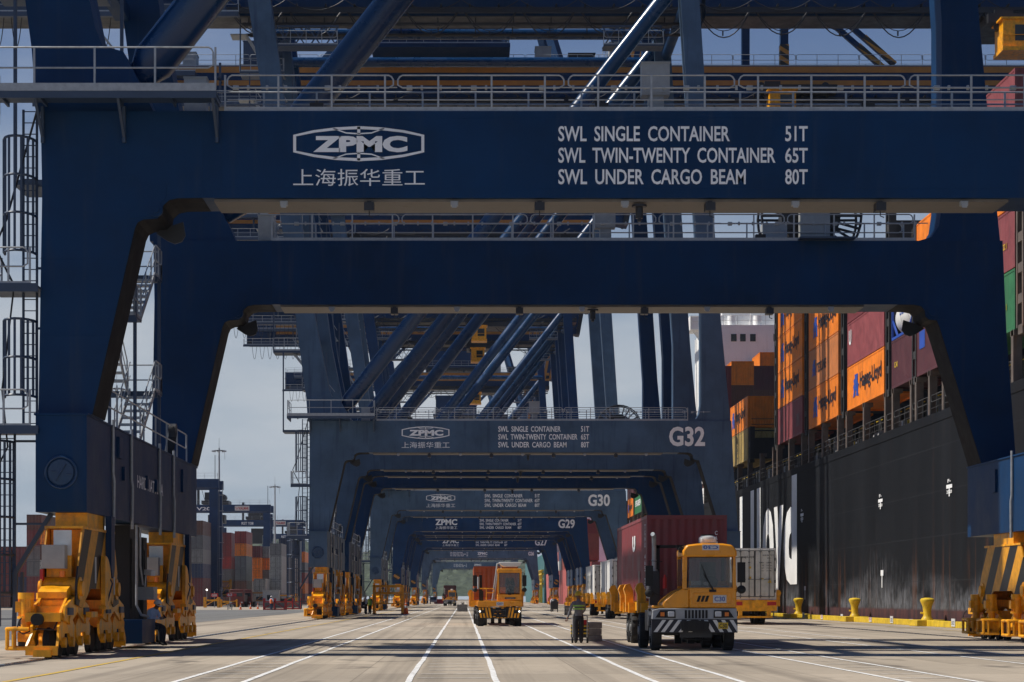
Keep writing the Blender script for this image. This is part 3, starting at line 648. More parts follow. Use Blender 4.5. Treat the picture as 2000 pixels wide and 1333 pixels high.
for (xa,xb) in ((-14.2,-9.5),(10.5,15.0)):
    mb=MB()
    for k in range(4):
        za=44.2+k*.0; mb.bar((xa+(xb-xa)*k/4,7.2,43.2),(xa+(xb-xa)*(k+1)/4,7.2,44.9),.09); mb.bar((xa+(xb-xa)*(k+1)/4,7.2,43.2),(xa+(xb-xa)*k/4,7.2,44.9),.09)
    for z in (43.2,44.9): mb.bar((xa,7.2,z),(xb,7.2,z),.14)
    mb.box(xa,xb,5.6,7.2,43.0,43.1); cp('lattice_truss',mb,M['steelblue'],tint=False)
    mb=MB(); railing(mb,[(xa,5.65),(xb,5.65)],43.1,post=1.2,h=1.05,rails=(1.05,.55),rnd=0); cp('handrail',mb,M['galv'],tint=False)
cp('girder',girder(-38,18.2),[M['navy'],M['orange'],M['dark']])
boom=girder(18.5,70,HX,HZ).build('boom',[M['navy'],M['orange'],M['dark']],crane,loc=(HX+OFF[0],OFF[1],HZ),color=NAVY); boom['tint']=1
mb=MB(); railing(mb,[(18.6-HX,8.65),(70-HX,8.65)],49.6-HZ,post=1.9,h=1.05,rails=(1.05,.55),rnd=6); cp('handrail',mb,M['galv'],boom,tint=False)
mb=MB(); railing(mb,[(18.6-HX,11.9),(70-HX,11.9)],49.6-HZ,post=3.8,h=1.05,rails=(1.05,.55),rnd=0); cp('handrail',mb,M['galv'],boom,tint=False)
for (x,y,zt) in ((25.5,9.0,54.0),(29.0,9.0,58)):
    mb=MB(); mb.box(x-.35-HX,x+.35-HX,8.7,9.4,49.6-HZ,zt-HZ); cp('boom_post',mb,M['navy'],boom)
mb=MB(); mb.box(28.6-HX,29.4-HX,8.66,9.44,49.65-HZ,51.6-HZ); mb.box(42.5-HX,45-HX,8.7,9.6,49.65-HZ,50.6-HZ); cp('boom_post_base',mb,M['stripeb'],boom,tint=False)
mb=MB(); railing(mb,[(-38,8.65),(18,8.65)],49.6,post=1.9,h=1.05,rails=(1.05,.55),rnd=6); cp('handrail',mb,M['galv'],tint=False)
mb=MB(); railing(mb,[(-38,11.9),(18,11.9)],49.6,post=3.8,h=1.05,rails=(1.05,.55),rnd=0); cp('handrail',mb,M['galv'],tint=False)
mb=MB(); mb.box(-38.5,-17,6.2,7.3,45.6,45.7); mb.box(-38.5,-17,6.2,6.35,45.4,45.75); 
for x in (-38,-34,-30,-26,-22): mb.box(x,x+.2,7.4,7.6,45.7,49.6); mb.box(x,x+.15,6.3,8.58,48.0,48.15)
mb.box(-37,-18,6.6,7.2,45.76,46.5); mb.box(-36,-24,6.4,7.5,48.2,48.6); cp('service_walkway',mb,M['steelblue'],tint=False)
mb=MB(); railing(mb,[(-38.4,6.25),(-17,6.25)],45.75,post=1.5,h=1.05,rails=(1.05,.55),rnd=0); railing(mb,[(-36,6.4),(-24,6.4)],48.6,post=1.5,h=1.05,rails=(1.05,.55),rnd=0); railing(mb,[(-38.4,6.25),(-38.4,7.25)],45.75,post=1.5,h=1.05,rails=(1.05,.55),rnd=0); cp('handrail',mb,M['galv'],tint=False)
mb=MB()
def loop(xa,xb,z,sag,y):
    return [(xa+(xb-xa)*i/10,y,z-sag*(1-((i-5)/5)**2)) for i in range(11)]
for k in range(8): mb.tube(loop(-37+1.35*k,-36.2+1.35*k,45.5,2.2,7.0),.035,5)
cp('festoon_cable',mb,M['dark'],tint=False); mb=MB()
for k in range(14):
    x=-18+4.45*k;
    if k==8: fa=mb; mb=MB()
    mb.tube(loop(x+.25,x+4.2,46.2,1.7+.12*(k%3),8.0),.05,5); mb.tube(loop(x+.1,x+4.35,47.1,.75,8.0),.035,5); mb.tube(loop(x+.35,x+4.1,46.2,1.4,8.1),.03,5)
    mb.box(x+2.1,x+2.2,7.95,8.05,44.4,44.75)
cp('festoon_cable',fa,M['dark'],tint=False); cp('boom_festoon',mb,M['dark'],tint=False)
mb=MB(); mb.box(-7.5,3.4,5.6,15.0,50.6,55.4)
for k in range(22): mb.box(-7.45+.5*k,-7.4+.5*k,5.56,5.6,50.8,55.3)
mb.box(-8.2,4.1,4.6,16,50.25,50.6); mb.box(-7.7,3.6,5.5,15.1,55.4,55.55)
for x in (-7.8,-4,0,3.6): mb.box(x-.15,x+.15,8.7,11.9,49.6,50.25)
cp('machinery_house',mb,M['navy'])
mb=MB(); railing(mb,[(-8.1,4.65),(4.0,4.65)],50.6,post=1.6,h=1.05,rails=(1.05,.55),rnd=0); railing(mb,[(-7.6,5.6),(3.5,5.6)],55.55,post=1.6,h=1.05,rails=(1.05,.55),rnd=0); railing(mb,[(4.0,4.65),(4.0,15.9)],50.6,post=1.6,h=1.05,rails=(1.05,.55),rnd=0); cp('handrail',mb,M['galv'],tint=False)
trol=MB(); trol.box(26.5,33.5,7.2,13.4,45.2,45.9); trol.box(27,28.4,7.2,7.6,44.6,46.2)
for x in (26.8,32.6): trol.cyl((x,8.3,46.0),.35,.3,'y',14)
tr=cp('trolley',trol,M['dark'],tint=False)
mb=MB(); mb.box(27.3,29.6,6.0,8.4,43.0,45.15); mb.box(27.1,29.8,5.8,8.6,45.1,45.25); mb.box(27.2,29.7,5.7,8.5,42.7,43.0)
mb.tube([(27.2,5.8,43.1),(27.2,5.8,43.9),(29.6,5.8,43.9)],.03,6)
cab=cp('operator_cab',mb,M['yel'],tr,tint=False)
mb=MB(); mb.box(28.9,29.62,6.3,8.1,43.2,44.8); mb.box(28.2,29.3,5.98,6.0,43.5,44.7); cp('cab_window',mb,M['glassdark'],tr,tint=False)
# apex frame and stays
for y in (.95,LY+.95):
    mb=MB(); mb.bar((16,y,51),(9.0,10.3+(y-10.3)*.35,76),1.0,1.0); cp('apex_leg',mb,M['navy'])
    mb=MB(); mb.bar((-15.5,y,51),(8.6,10.3+(y-10.3)*.3,75.6),.5,.5); cp('back_stay',mb,M['navy'])
mb=MB(); mb.box(8.3,9.7,6.5,14.1,75.4,76.6); cp('apex_beam',mb,M['navy'])
for y in (8.9,11.7):
    mb=MB(); mb.bar((9,y,76),(39,y,49.8),.45,.45); mb.bar((9,y,76.3),(66,y,49.8),.45,.45); cp('fore_stay',mb,M['navy'])
mb=MB()
for (x0,z0,x1,z1) in ((36.2,52.3,39,49.8),(62.6,51.4,66,49.8)):
    for y in (8.9,11.7): mb.bar((x0,y,z0),(x1,y,z1),.48,.48)
cp('stay_end',mb,M['stripeb'],tint=False)
# big cable drum above the far portal
mb=MB(); cx,cy,cz=12.9,LY+2.9,15.7
for dy in (-.5,.5):
    for k in range(24):
        w=k*math.pi/12; mb.bar((cx+.4*math.cos(w),cy+dy,cz+.4*math.sin(w)),(cx+1.85*math.cos(w),cy+dy*.9,cz+1.85*math.sin(w)),.05,.09)
    mb.tube([(cx+1.85*math.cos(k*math.pi/16),cy+dy,cz+1.85*math.sin(k*math.pi/16)) for k in range(33)],.05,6,cap=False)
mb.cyl((cx,cy,cz),1.1,.8,'y',28); mb.cyl((cx,cy,cz),.3,1.5,'y',16); mb.box(cx+1.0,cx+2.9,cy-.3,cy+.3,14.4,14.8)
cp('cable_drum',mb,M['dark'],tint=False)
mb=MB(); mb.box(cx-.5,cx+.6,cy-1.0,cy-.55,14.6,16.1); mb.box(cx-1.9,cx-1.0,cy-1.1,cy-.5,14.7,15.3); cp('drum_gearbox',mb,M['grey'],tint=False)
mb=MB(); mb.box(11.0,16.8,LY+1.91,LY+4.2,14.2,14.36); mb.box(12.0,14.0,LY-.5,LY-.003,14.36,14.42); cp('platform',mb,M['steelblue'],tint=False)
# upper stairs and small galleries on the landside legs
for (xa,za,xb,zb) in ((-12.0,16.5,-12.6,20.5),(-13.2,20.5,-13.0,25),(-13.6,25,-14.2,30),(-14.6,30,-15.0,35),(-15.0,35,-15.6,40),(-15.8,40,-16.2,45)):
    mb=MB()
    for y in (10.0,10.7): mb.bar((xa+2.0,y,za),(xb-.6,y,zb),.06,.2); mb.tube([(xa+2.0,y,za+1),(xb-.6,y,zb+1)],.025,6)
    n=16
    for i in range(n): f=i/n; x=xa+2.0+(xb-.6-xa-2.0)*f; z=za+(zb-za)*f; mb.box(x-.12,x+.12,10.0,10.7,z-.02,z+.02)
    mb.box(xb-1.8,xb-.5,9.6,11.2,zb-.08,zb); cp('stair_flight',mb,M['galv'],tint=False)
mb=MB()
for z in (14.4,20.5,25,30,36,42): mb.box(-13.9-(z-14)*.12,-10.5-(z-14)*.12,9.4,11.4,z-.1,z+.06); mb.box(-13.9-(z-14)*.12,-13.8-(z-14)*.12,9.4,9.5,z,z+6); mb.box(-10.6-(z-14)*.12,-10.5-(z-14)*.12,9.4,9.5,z,z+6)
cp('stair_tower',mb,M['steelblue'],tint=False)
mb=MB()
for z in (20.5,25,30,36,42): railing(mb,[(-13.9-(z-14)*.12,9.42),(-10.5-(z-14)*.12,9.42)],z+.06,post=.9,h=1,rails=(1.,.5),rnd=0)
cp('handrail',mb,M['galv'],tint=False)
for z in (22.5,27,32,38):
    mb=MB(); mb.bar((-12.2-(z-22)*.15,1.9,z),(-12.2-(z-22)*.15,LY,z),.5,.5); cp('cross_beam',mb,M['navy'])
for x in (16.6,-15.2):
    mb=MB(); mb.tube([(x,.95,46),(x,LY+.95,46)],.4,14); cp('cross_beam',mb,M['navy'])
# ---- writing on the portal beams
def emblem(mb,y):
    o=(-4.5,y,12.0); f=1/74.07
    def P(px,py): return ((px-573)*f,(1169-py)*f-10.5)
    out=[(573,264),(573,298),(612,307),(655,313),(701,315.5),(747,313),(790,307),(829,298),(829,264),(790,255),(747,249.5),(701,247),(655,249.5),(612,255)]
    cx,cy=701,281
    inn=[(cx+(x-cx)*(.955),cy+(y_-cy)*.83) for x,y_ in out]
    Q=lambda L_:[P(*p) for p in L_]
    ring_uv(mb,Q(out),Q(inn),o,UX,UZ)
    for s_ in (-1,1):   # globe arcs above and below the letters
        a=[(651,281+s_*31),(676,281+s_*22),(701,281+s_*20.5),(726,281+s_*22),(751,281+s_*31)]
        b=[(651,281+s_*28.5),(676,281+s_*19.5),(701,281+s_*17.8),(726,281+s_*19.5),(751,281+s_*28.5)]
        ring=[Q(a),Q(b)]
        vs=ring[0]+ring[1]; n=5
        for i in range(n-1):
            poly_uv(mb,[vs[i],vs[i+1],vs[n+i+1],vs[n+i]],o,UX,UZ)
        poly_uv(mb,Q([(698,281+s_*33),(704,281+s_*33),(704,281+s_*17),(698,281+s_*17)]),o,UX,UZ)
    text(mb,'ZPMC',(P(612,298)[0]-4.5,y,12.0+P(612,298)[1]),UX,UZ,184*f,32*f,.055,1.0)
def han(mb,x,z,w,h,y,bold=.0):
    text(mb,'上海振华重工',(x,y,z),UX,UZ,w,h,bold,1.0)
def swl(mb,x0,z,s,y,b=.018):
    f=1/74.07*s
    for k,(tx,w,n) in enumerate((('SWL SINGLE CONTAINER',335,'51T'),('SWL TWIN-TWENTY CONTAINER',424,'65T'),('SWL UNDER CARGO BEAM',366,'80T'))):
        zz_=z-(k*42+30)*f
        text(mb,tx,(x0,y,zz_),UX,UZ,w*f,30*f,b,1.0); text(mb,n,(x0+443*f,y,zz_),UX,UZ,44*f,30*f,b,1.0)
def lettering(root,style,no):
    mb=MB(); y=-.008
    if style=='emblem':
        emblem(mb,y); han(mb,-4.5,12.37,257/74.07,.45,y); swl(mb,2.49,13.95,1.0,y)
    elif style=='plain':
        text(mb,'ZPMC',(-4.5,y,13.0),UX,UZ,3.45,.95,.035); han(mb,-4.5,12.37,257/74.07,.45,y); swl(mb,2.49,13.95,1.0,y)
    else:
        swl(mb,-3.6,13.7,.72,y); text(mb,'ZPMC',(3.6,y,13.0),UX,UZ,2.6,.7,.035); han(mb,3.6,12.4,2.6,.4,y)
    if no: text(mb,no,(14.85,y,12.5) if style!='late' else (17.0,y,12.8),UX,UZ,2.6 if style!='late' else 1.5,1.42 if style!='late' else 1.0,.03)
    o=mb.build('lettering',M['white'],root,loc=OFF); return o
SPEC=[(54,NAVY,'emblem','', 'nearest dark blue quay crane, its beam filling the top of the view'),
 (148.2,FADE_LIT,'emblem','G32','lighter blue quay crane marked G32 behind the nearest crane'),
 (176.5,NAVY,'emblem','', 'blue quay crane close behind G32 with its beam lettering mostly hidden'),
 (244.7,FADE_LIT,'emblem','G30','lighter blue quay crane marked G30 in mid distance'),
 (322,NEWB,'plain','G29','deep blue quay crane marked G29 with plain beam letters'),
 (351,NEWB,'plain','','blue quay crane hidden close behind G29, only legs and beam edge showing'),
 (428,NEWB,'plain','G27','deep blue quay crane marked G27 far down the quay'),
 (541,FADE_LIT,'late','G26','distant blue quay crane marked G26 with load text on the left'),
 (727,FADE_LIT,'late','','farthest quay crane framing the green hill at the end of the quay')]
cranes=[]
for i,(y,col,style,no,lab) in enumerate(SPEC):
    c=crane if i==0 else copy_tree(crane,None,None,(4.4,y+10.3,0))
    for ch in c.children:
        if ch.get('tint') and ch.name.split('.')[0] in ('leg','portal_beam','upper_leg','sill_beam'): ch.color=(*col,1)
    c['label']=lab; cranes.append((c,style,no))
    for ch in c.children:
        if ch.name.split('.')[0]=='trolley':
            if i==1: ch.location.x+=13.3
            if i==2: ch.location.z+=1.7
    if i>=3:      # these cranes stand with the boom raised
        for ch in list(c.children):
            n_=ch.name.split('.')[0]
            if n_=='boom': ch.rotation_euler=(0,R(-80),0)
            elif n_ in ('fore_stay','stay_end','boom_festoon'): bpy.data.objects.remove(ch)
            elif n_=='trolley': ch.location.x-=26
for i,(c,style,no) in enumerate(cranes):
    lettering(c,style,no)
    if style!='emblem':
        for x in (-10.55,19.3):
            mb=MB(); mb.cyl((x,-.40,4.9),.5,.03,'y',24); o=mb.build('hazard_disc',M['stripeb'],c,loc=OFF)
# ---------------------------------------------------------------- shipping containers
COL={'orange':(.80,.21,.014),'faded orange':(.50,.17,.05),'mauve':(.25,.06,.065),'maroon':(.16,.03,.035),'purple maroon':(.085,.024,.03),'yellow':(.46,.32,.10),
 'green':(.03,.15,.06),'grey':(.24,.25,.27),'pale grey':(.40,.40,.39),'white':(.66,.66,.62),'red':(.30,.035,.03),'dark blue':(.02,.04,.10),'brick red':(.33,.06,.035),'brown':(.12,.05,.035),'teal':(.05,.20,.20),'blue':(.03,.10,.28)}
W2=1.219
def corr(mb,fixed,ax,a0,a1,z0,z1,out,pitch=.278,d=.036):
    """corrugated wall; ax = axis it runs along, fixed = outer plane, out = outward sign"""
    n=int((a1-a0)/pitch); p=(a1-a0)/n; pts=[]
    for i in range(n):
        a=a0+i*p
        pts += [(a,0),(a+p*.26,0),(a+p*.5,d),(a+p*.76,d)]
    pts.append((a1,0)); vs=[]
    for (a,dd) in pts:
        f=fixed-out*(.012+d-dd if False else .012+dd)
        for z in (z0,z1): vs.append((f,a,z) if ax=='y' else (a,f,z))
    fs=[]
    for i in range(len(pts)-1):
        q=(2*i,2*i+2,2*i+3,2*i+1)
        flip=(out>0)!=(ax=='y')
        fs.append(q[::-1] if flip else q)
    mb.add(vs,fs)
_cm={}
def body_mesh(Ln,h,kind,lo=False):
    k=(Ln,h,kind,lo)
    if k in _cm: return _cm[k]
    mb=MB(); y0,y1=-Ln/2,Ln/2; fr=.06
    for x in (-W2,W2-.1):
        for y in (y0,y1-.12): mb.box(x,x+.1,y,y+.12,0,h)
        mb.box(x,x+.1,y0+.12,y1-.12,0,.16); mb.box(x+ (0.0 if x<0 else .04),x+(.06 if x<0 else .1),y0+.12,y1-.12,h-.1,h)
    for y in (y0,y1-.1):
        mb.box(-W2+.1,W2-.1,y,y+.1,0,.15); mb.box(-W2+.1,W2-.1,y,y+.1,h-.12,h)
    for x in (-W2-.004,W2-.17):
        for y in (y0-.004,y1-.17):
            for z in (-.004,h-.115): mb.box(x,x+.174,y,y+.174,z,z+.119)
    if kind=='reefer' or lo:
        mb.box(-W2+.02,W2-.02,y0+.05,y1-.05,.1,h-.03)
    else:
        corr(mb,-W2,'y',y0+.12,y1-.12,.16,h-.1,-1); corr(mb,W2,'y',y0+.12,y1-.12,.16,h-.1,1)
        corr(mb,y0,'x',-W2+.1,W2-.1,.15,h-.12,-1,.24,.045); corr(mb,y1,'x',-W2+.1,W2-.1,.15,h-.12,1,.24,.045)
        mb.add([(-W2+.05,y0+.05,h-.02),(W2-.05,y0+.05,h-.02),(W2-.05,y1-.05,h-.02),(-W2+.05,y1-.05,h-.02)],[(0,1,2,3)])
        mb.add([(-W2+.05,y0+.05,.1),(W2-.05,y0+.05,.1),(W2-.05,y1-.05,.1),(-W2+.05,y1-.05,.1)],[(3,2,1,0)])
    me=mb.mesh('container_body',M['rib'] if kind=='reefer' else M['box']); _cm[k]=me; return me
M['cabdark']=mat('dull_bar_steel',(.12,.12,.12),rough=.6,var=.15)
def door_meshes(Ln,h):
    k=('d',Ln,h)
    if k in _cm: return _cm[k]
    y=-Ln/2; a=MB(); b=MB(); g=MB()
    for (mb,x0,x1) in ((a,-W2+.1,-.012),(b,.012,W2-.1)):
        mb.box(x0,x1,y-.035,y+.02,.15,h-.12)
        for z in (.45,h*.35,h*.62,h-.4): mb.box(x0+.1,x1-.1,y-.05,y-.035,z-.05,z+.05)
        for q in (.28,.72):
            x=x0+(x1-x0)*q
            g.tube([(x,y-.085,.08),(x,y-.085,h-.06)],.022,6)
            for z in (.2,h*.4,h*.72,h-.2): g.box(x-.06,x+.06,y-.1,y-.05,z-.03,z+.03)
            g.bar((x,y-.09,1.15),(x+.3*(1 if x<0 else -1),y-.1,1.13),.03,.03)
    for x in (-W2+.04,W2-.1):
        for z in (.4,.95,1.6,2.2): g.box(x,x+.06,y-.06,y,z,z+.16)
    for (mb,x0,x1) in ((a,-W2+.1,-.012),(b,.012,W2-.1)):
        mb.m=1
        for (p,q,zz0,zz1) in ((x0,x0+.035,.15,h-.12),(x1-.035,x1,.15,h-.12),(x0+.035,x1-.035,.15,.19),(x0+.035,x1-.035,h-.16,h-.12)): mb.box(p,q,y-.04,y-.0352,zz0,zz1)
        mb.m=0
    r=(a.mesh('door',[M['box'],M['ink']]),b.mesh('door',[M['box'],M['ink']]),g.mesh('locking_bars',M['cabdark'])); _cm[k]=r; return r
def container(x0,y0,z0,color,label,Ln=12.19,h=2.9,door=False,kind='box',group=None,lo=False,rgb=None,rev=False):
    """x0,y0,z0: near lower landward corner; long axis along the quay; door faces the camera when door"""
    t=thing('shipping_container',label,'container',(x0+W2,y0+Ln/2,z0),0,group)
    c=rgb or COL[color]; j=.92+.16*random.random(); c=(c[0]*j,c[1]*j,c[2]*j,1)
    o=bpy.data.objects.new('body',body_mesh(Ln,h,kind,lo)); C.objects.link(o); o.parent=t; o.color=c
    if door:
        for i,me in enumerate(door_meshes(Ln,h)):
            d=bpy.data.objects.new('locking_bars' if i==2 else 'door',me); C.objects.link(d); d.parent=t; d.color=c
    t['Ln']=Ln; t['h']=h
    return t
EM=[[(.02,.0),(.42,.06),(.40,.30),(.58,.26),(.56,.04),(.98,.0),(.90,.14),(.92,.44),(1.0,.52),(.84,.60),(.78,.72),(.86,1.0),(.30,1.0),(.36,.84),(.12,.78),(.20,.60),(.04,.50),(.16,.30),(.10,.14)]]
def carrier(t,far=2.0,s=1.0,name='Hapag-Lloyd',tcol='ink',ecol='blue',zc=None,worn=False):
    Ln,h=t['Ln'],t['h']; x=-W2-.006; u=(0,-1,0); zb=(zc if zc else h*.5)
    mb=MB()
    for p in EM: poly_uv(mb,[(a*2.0*s,b*1.5*s) for a,b in p],(x,Ln/2-far*s,zb-.78*s),u,UZ)
    mb.build('emblem',M[ecol],t)
    mb=MB(); text(mb,name,(x,Ln/2-(far+2.35)*s,zb-.62*s),u,UZ,7.0*s if not worn else 5*s,1.32*s if not worn else .7,.03)
    mb.build('lettering',M[tcol],t)
def side_text(t,s,far,zb,w,h,m='white',vertical=False,bold=.02):
    Ln=t['Ln']; x=-W2-.006; mb=MB()
    if vertical:
        for i,ch in enumerate(s): text(mb,ch,(x,Ln/2-far,zb-i*h*1.15),(0,-1,0),UZ,w,h,bold)
    else: text(mb,s,(x,Ln/2-far,zb),(0,-1,0),UZ,w,h,bold)
    return mb.build('lettering',M[m],t)
# ---------------------------------------------------------------- the ship
def hullmat():
    m=bpy.data.materials.new('ship_hull_paint'); m.use_nodes=True; t=m.node_tree; b=t.nodes['Principled BSDF']; l=t.links.new
    P=N(t,'ShaderNodeNewGeometry').outputs['Position']; sp=N(t,'ShaderNodeSeparateXYZ'); l(P,sp.inputs[0]); Z=sp.outputs[2]
    def noise(sc,scale,det=6,ro=.6):
        mp=N(t,'ShaderNodeMapping'); mp.inputs['Scale'].default_value=sc; l(P,mp.inputs[0]); n=N(t,'ShaderNodeTexNoise'); n.inputs['Scale'].default_value=scale; n.inputs['Detail'].default_value=det; n.inputs['Roughness'].default_value=ro; l(mp.outputs[0],n.inputs['Vector']); return n.outputs[0]
    def rng(v,a,b_,c,d):
        r=N(t,'ShaderNodeMapRange'); r.inputs[1].default_value=a; r.inputs[2].default_value=b_; r.inputs[3].default_value=c; r.inputs[4].default_value=d; l(v,r.inputs[0]); return r.outputs[0]
    def mul(a,c):
        x=N(t,'ShaderNodeMath',operation='MULTIPLY'); l(a,x.inputs[0]); l(c,x.inputs[1]); return x.outputs[0]
    def mixc(f,a,c):
        x=N(t,'ShaderNodeMix',data_type='RGBA'); l(f,x.inputs[0])
        for i,v in ((6,a),(7,c)):
            if isinstance(v,tuple): x.inputs[i].default_value=(*v,1)
            else: l(v,x.inputs[i])
        return x.outputs[2]
    col=mixc(rng(noise((1,.5,.06),.5,6),.38,.68,0,1),(.0045,.0055,.0075),(.0095,.0108,.0135))
    col=mixc(mul(rng(noise((1,.9,.05),1.1,5,.65),.56,.66,0,.85),rng(Z,2.2,5.0,1,.08)),col,(.11,.042,.018))      # rust runs
    col=mixc(mul(mul(rng(noise((1,.30,.5),.55,5,.6),.42,.58,0,1),rng(noise((1,2.2,.5),1.7,9,.8),.38,.62,0,1)),rng(Z,1.2,3.0,1,0)),col,(.19,.195,.215))          # fender scuffs
    col=mixc(mul(rng(noise((1,.12,.2),.8,4,.6),.55,.66,0,1),mul(rng(noise((1,3,.35),1.2,9,.8),.52,.62,0,.9),rng(Z,3.0,6.5,1,0))),col,(.13,.13,.14))
    col=mixc(rng(Z,.8,.95,1,0),col,mixc(rng(noise((1,1,.3),1,6),.4,.6,0,1),(.10,.045,.045),(.05,.03,.035)))        # boot topping
    # plate seams
    mo=N(t,'ShaderNodeMath',operation='FRACT'); dv=N(t,'ShaderNodeMath',operation='DIVIDE'); l(Z,dv.inputs[0]); dv.inputs[1].default_value=2.45; l(dv.outputs[0],mo.inputs[0])
    se=N(t,'ShaderNodeMath',operation='LESS_THAN'); l(mo.outputs[0],se.inputs[0]); se.inputs[1].default_value=.016
    hf=N(t,'ShaderNodeMath',operation='MULTIPLY'); l(se.outputs[0],hf.inputs[0]); hf.inputs[1].default_value=.6
    col=mixc(hf.outputs[0],col,(.028,.03,.034))
    l(col,b.inputs['Base Color']); b.inputs['Roughness'].default_value=.6; b.inputs['Specular IOR Level'].default_value=.16
    bp=N(t,'ShaderNodeBump'); bp.inputs['Strength'].default_value=.15; bp.inputs['Distance'].default_value=.1; l(noise((1,.4,.4),.6,3),bp.inputs['Height']); l(bp.outputs[0],b.inputs['Normal'])
    return m
M['hull']=hullmat()
DZ=11.7; HX0=26.0; CB=14.25
ship=thing('container_ship','black hulled container ship moored at the right, stacked with orange and maroon boxes','ship',(46,200,0),0)
def sh(name,mb,m,parent=None,smooth=True,color=None): 
    o=mb.build(name,m,parent or ship,loc=(-46,-200,0) if parent is None else None,smooth=smooth,color=color); return o
mb=MB(); mb.prism([(40,-3),(345,-3),(352,DZ),(40,DZ)],HX0,66,'x')
mb.box(HX0-.04,HX0,40,345,DZ-.5,DZ+.02)
sh('hull',mb,M['hull'])
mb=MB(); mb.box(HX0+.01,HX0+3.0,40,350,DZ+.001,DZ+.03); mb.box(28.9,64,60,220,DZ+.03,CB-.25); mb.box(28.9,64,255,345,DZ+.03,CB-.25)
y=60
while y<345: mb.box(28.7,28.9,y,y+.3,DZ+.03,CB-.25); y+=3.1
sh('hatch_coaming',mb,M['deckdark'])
M['deckrail']=mat('grey_rail_paint',(.06,.06,.06),rough=.6)
posts=[97.2,103,108.7,111.3,114.6,118.0,119.3,124.4,126.6,133.4,139.4,142.6,148.8,154.6,157.8,164,170.2,172.6,180,187.6,194.5,201,208,215,222,228,234,300.6,307,313.5,315.5,321,327.5,334]
for y in posts:
    mb=MB(); mb.box(HX0+.02,HX0+.45,y-.2,y+.2,DZ+.02,CB-.02); mb.box(HX0+.02,HX0+.6,y-.32,y+.32,CB-.3,CB-.03); sh('deck_post',mb,M['deckpost'])
# bridges carrying the lashing gear between the bays
for y in (96,110.3,118.6,126.0,141.0,156.2,171.3,187.0,201.6,220.5,299.6,314.5,329):
    top=CB+11.5 if 120<y<172 else (CB+8.7 if y<120 else CB+2.9)  # middle bridges drawn taller than real, dark gaps between stacks put into shape
    mb=MB(); w=.42 if y>115 else .5
    for d in (-w,w): mb.box(HX0+.05,HX0+.5,y+d-.11,y+d+.11,CB-.02,top)
    for z in [CB+k*1.45 for k in range(int((top-CB)/1.45)+1)]: mb.box(HX0+.08,HX0+.46,y-w+.11,y+w-.11,z-.35,z+.1)
    mb.box(HX0+.5,60,y-.06,y+.06,CB,top-1.0)
    for z in (CB+2.6,CB+5.5):
        if z<top: mb.box(HX0+.1,60,y-w,y+w,z-.06,z); mb.tube([(HX0+.2,y-w,z+1.0),(60,y-w,z+1.0)],.03,5); mb.tube([(HX0+.2,y-w,z+.5),(60,y-w,z+.5)],.03,5)
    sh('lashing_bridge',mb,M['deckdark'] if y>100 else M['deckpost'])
rails=[(p,q) for p,q in zip(posts[:-1],posts[1:]) if q-p<16]
for p,q in rails:
    mb=MB(); railing(mb,[(HX0+.08,p+.3),(HX0+.08,q-.3)],DZ,post=1.5,h=1.1,rails=(1.1,.74,.38),toe=False,rnd=0,r=.022); sh('deck_rail',mb,M['deckrail'])
mb=MB()
random.seed(11)
for p,q in rails:   # gear on the side deck: lockers, winches, yellow hose reels
    n=int((q-p)/1.6)
    for i in range(n):
        y=p+.6+i*1.5; k=random.random(); mb.m=0
        if k<.35: mb.box(HX0+1.6,HX0+2.2,y,y+.5,DZ+.03,DZ+1.0+.8*random.random())
        elif k<.55: mb.cyl((HX0+1.8,y+.3,DZ+.6),.35,.3,'y',12)
        elif k<.7:
            mb.m=1; mb.tube([(HX0+1.7,y,DZ+.03),(HX0+1.7,y,DZ+.9),(HX0+1.7,y+.5,DZ+.9),(HX0+1.7,y+.5,DZ+.03)],.05,6)
    mb.m=1; mb.box(HX0+2.6,HX0+2.65,p+.5,q-.5,CB-.55,CB-.5)
sh('deck_gear',mb,[M['grey'],M['kerb']])
# hull writing
mb=MB(); o_=(HX0-.05,240.0,2.7)
def hull_letter(ch,ya,yb,za,zb,b=.055): text(mb,ch,(HX0-.05,ya,za),(0,-1,0),UZ,ya-yb,zb-za,b)
for (ch,ya,yb,za,zb) in (('H',236,228.6,2.7,11.0),('a',227.4,221.6,2.6,9.1),('p',220.4,214.2,.2,9.1),('a',213.0,207.2,2.6,9.1),('g',204.6,198.4,.2,9.1),('-',197.0,194.0,5.4,6.3),('L',192.6,187.6,2.7,11.0),('l',185.4,183.2,2.7,11.2),('l',181.4,179.2,2.7,11.2),('o',177.9,171.6,2.6,9.2),('y',171.4,166.4,.3,9.1),('d',166.2,159.6,2.6,11.2)):
    if (ch,ya)==('l',181.4): pass
    hull_letter(ch,ya,yb,za,zb)
sh('hull_lettering',mb,M['hullwhite'])
def tug(y,z,s=1.0,cross=True):
    x=HX0-.045; mb=MB(); z0=z; s=s*.62; ys=1.9
    if cross: mb.box(x-.01,x,y-.55*s*ys,y+.55*s*ys,z+.3*s,z+.62*s); mb.box(x-.01,x,y-.09*s*ys,y+.09*s*ys,z-.4*s,z+.3*s); text(mb,'F-' if int(y)%2 else 'NO',(x-.01,y+.3*s*ys,z+.8*s),(0,-1,0),UZ,.6*s*ys,.3*s,.02); text(mb,'20 20',(x-.01,y+.5*s*ys,z-.15*s),(0,-1,0),UZ,1.0*s*ys,.3*s,.02)
    else: mb.box(x-.01,x,y-.45*s*ys,y+.45*s*ys,z,z+.75*s); mb.box(x-.01,x,y-.12*s*ys,y+.12*s*ys,z-1.6*s,z)
    sh('hull_mark',mb,M['hullwhite'])
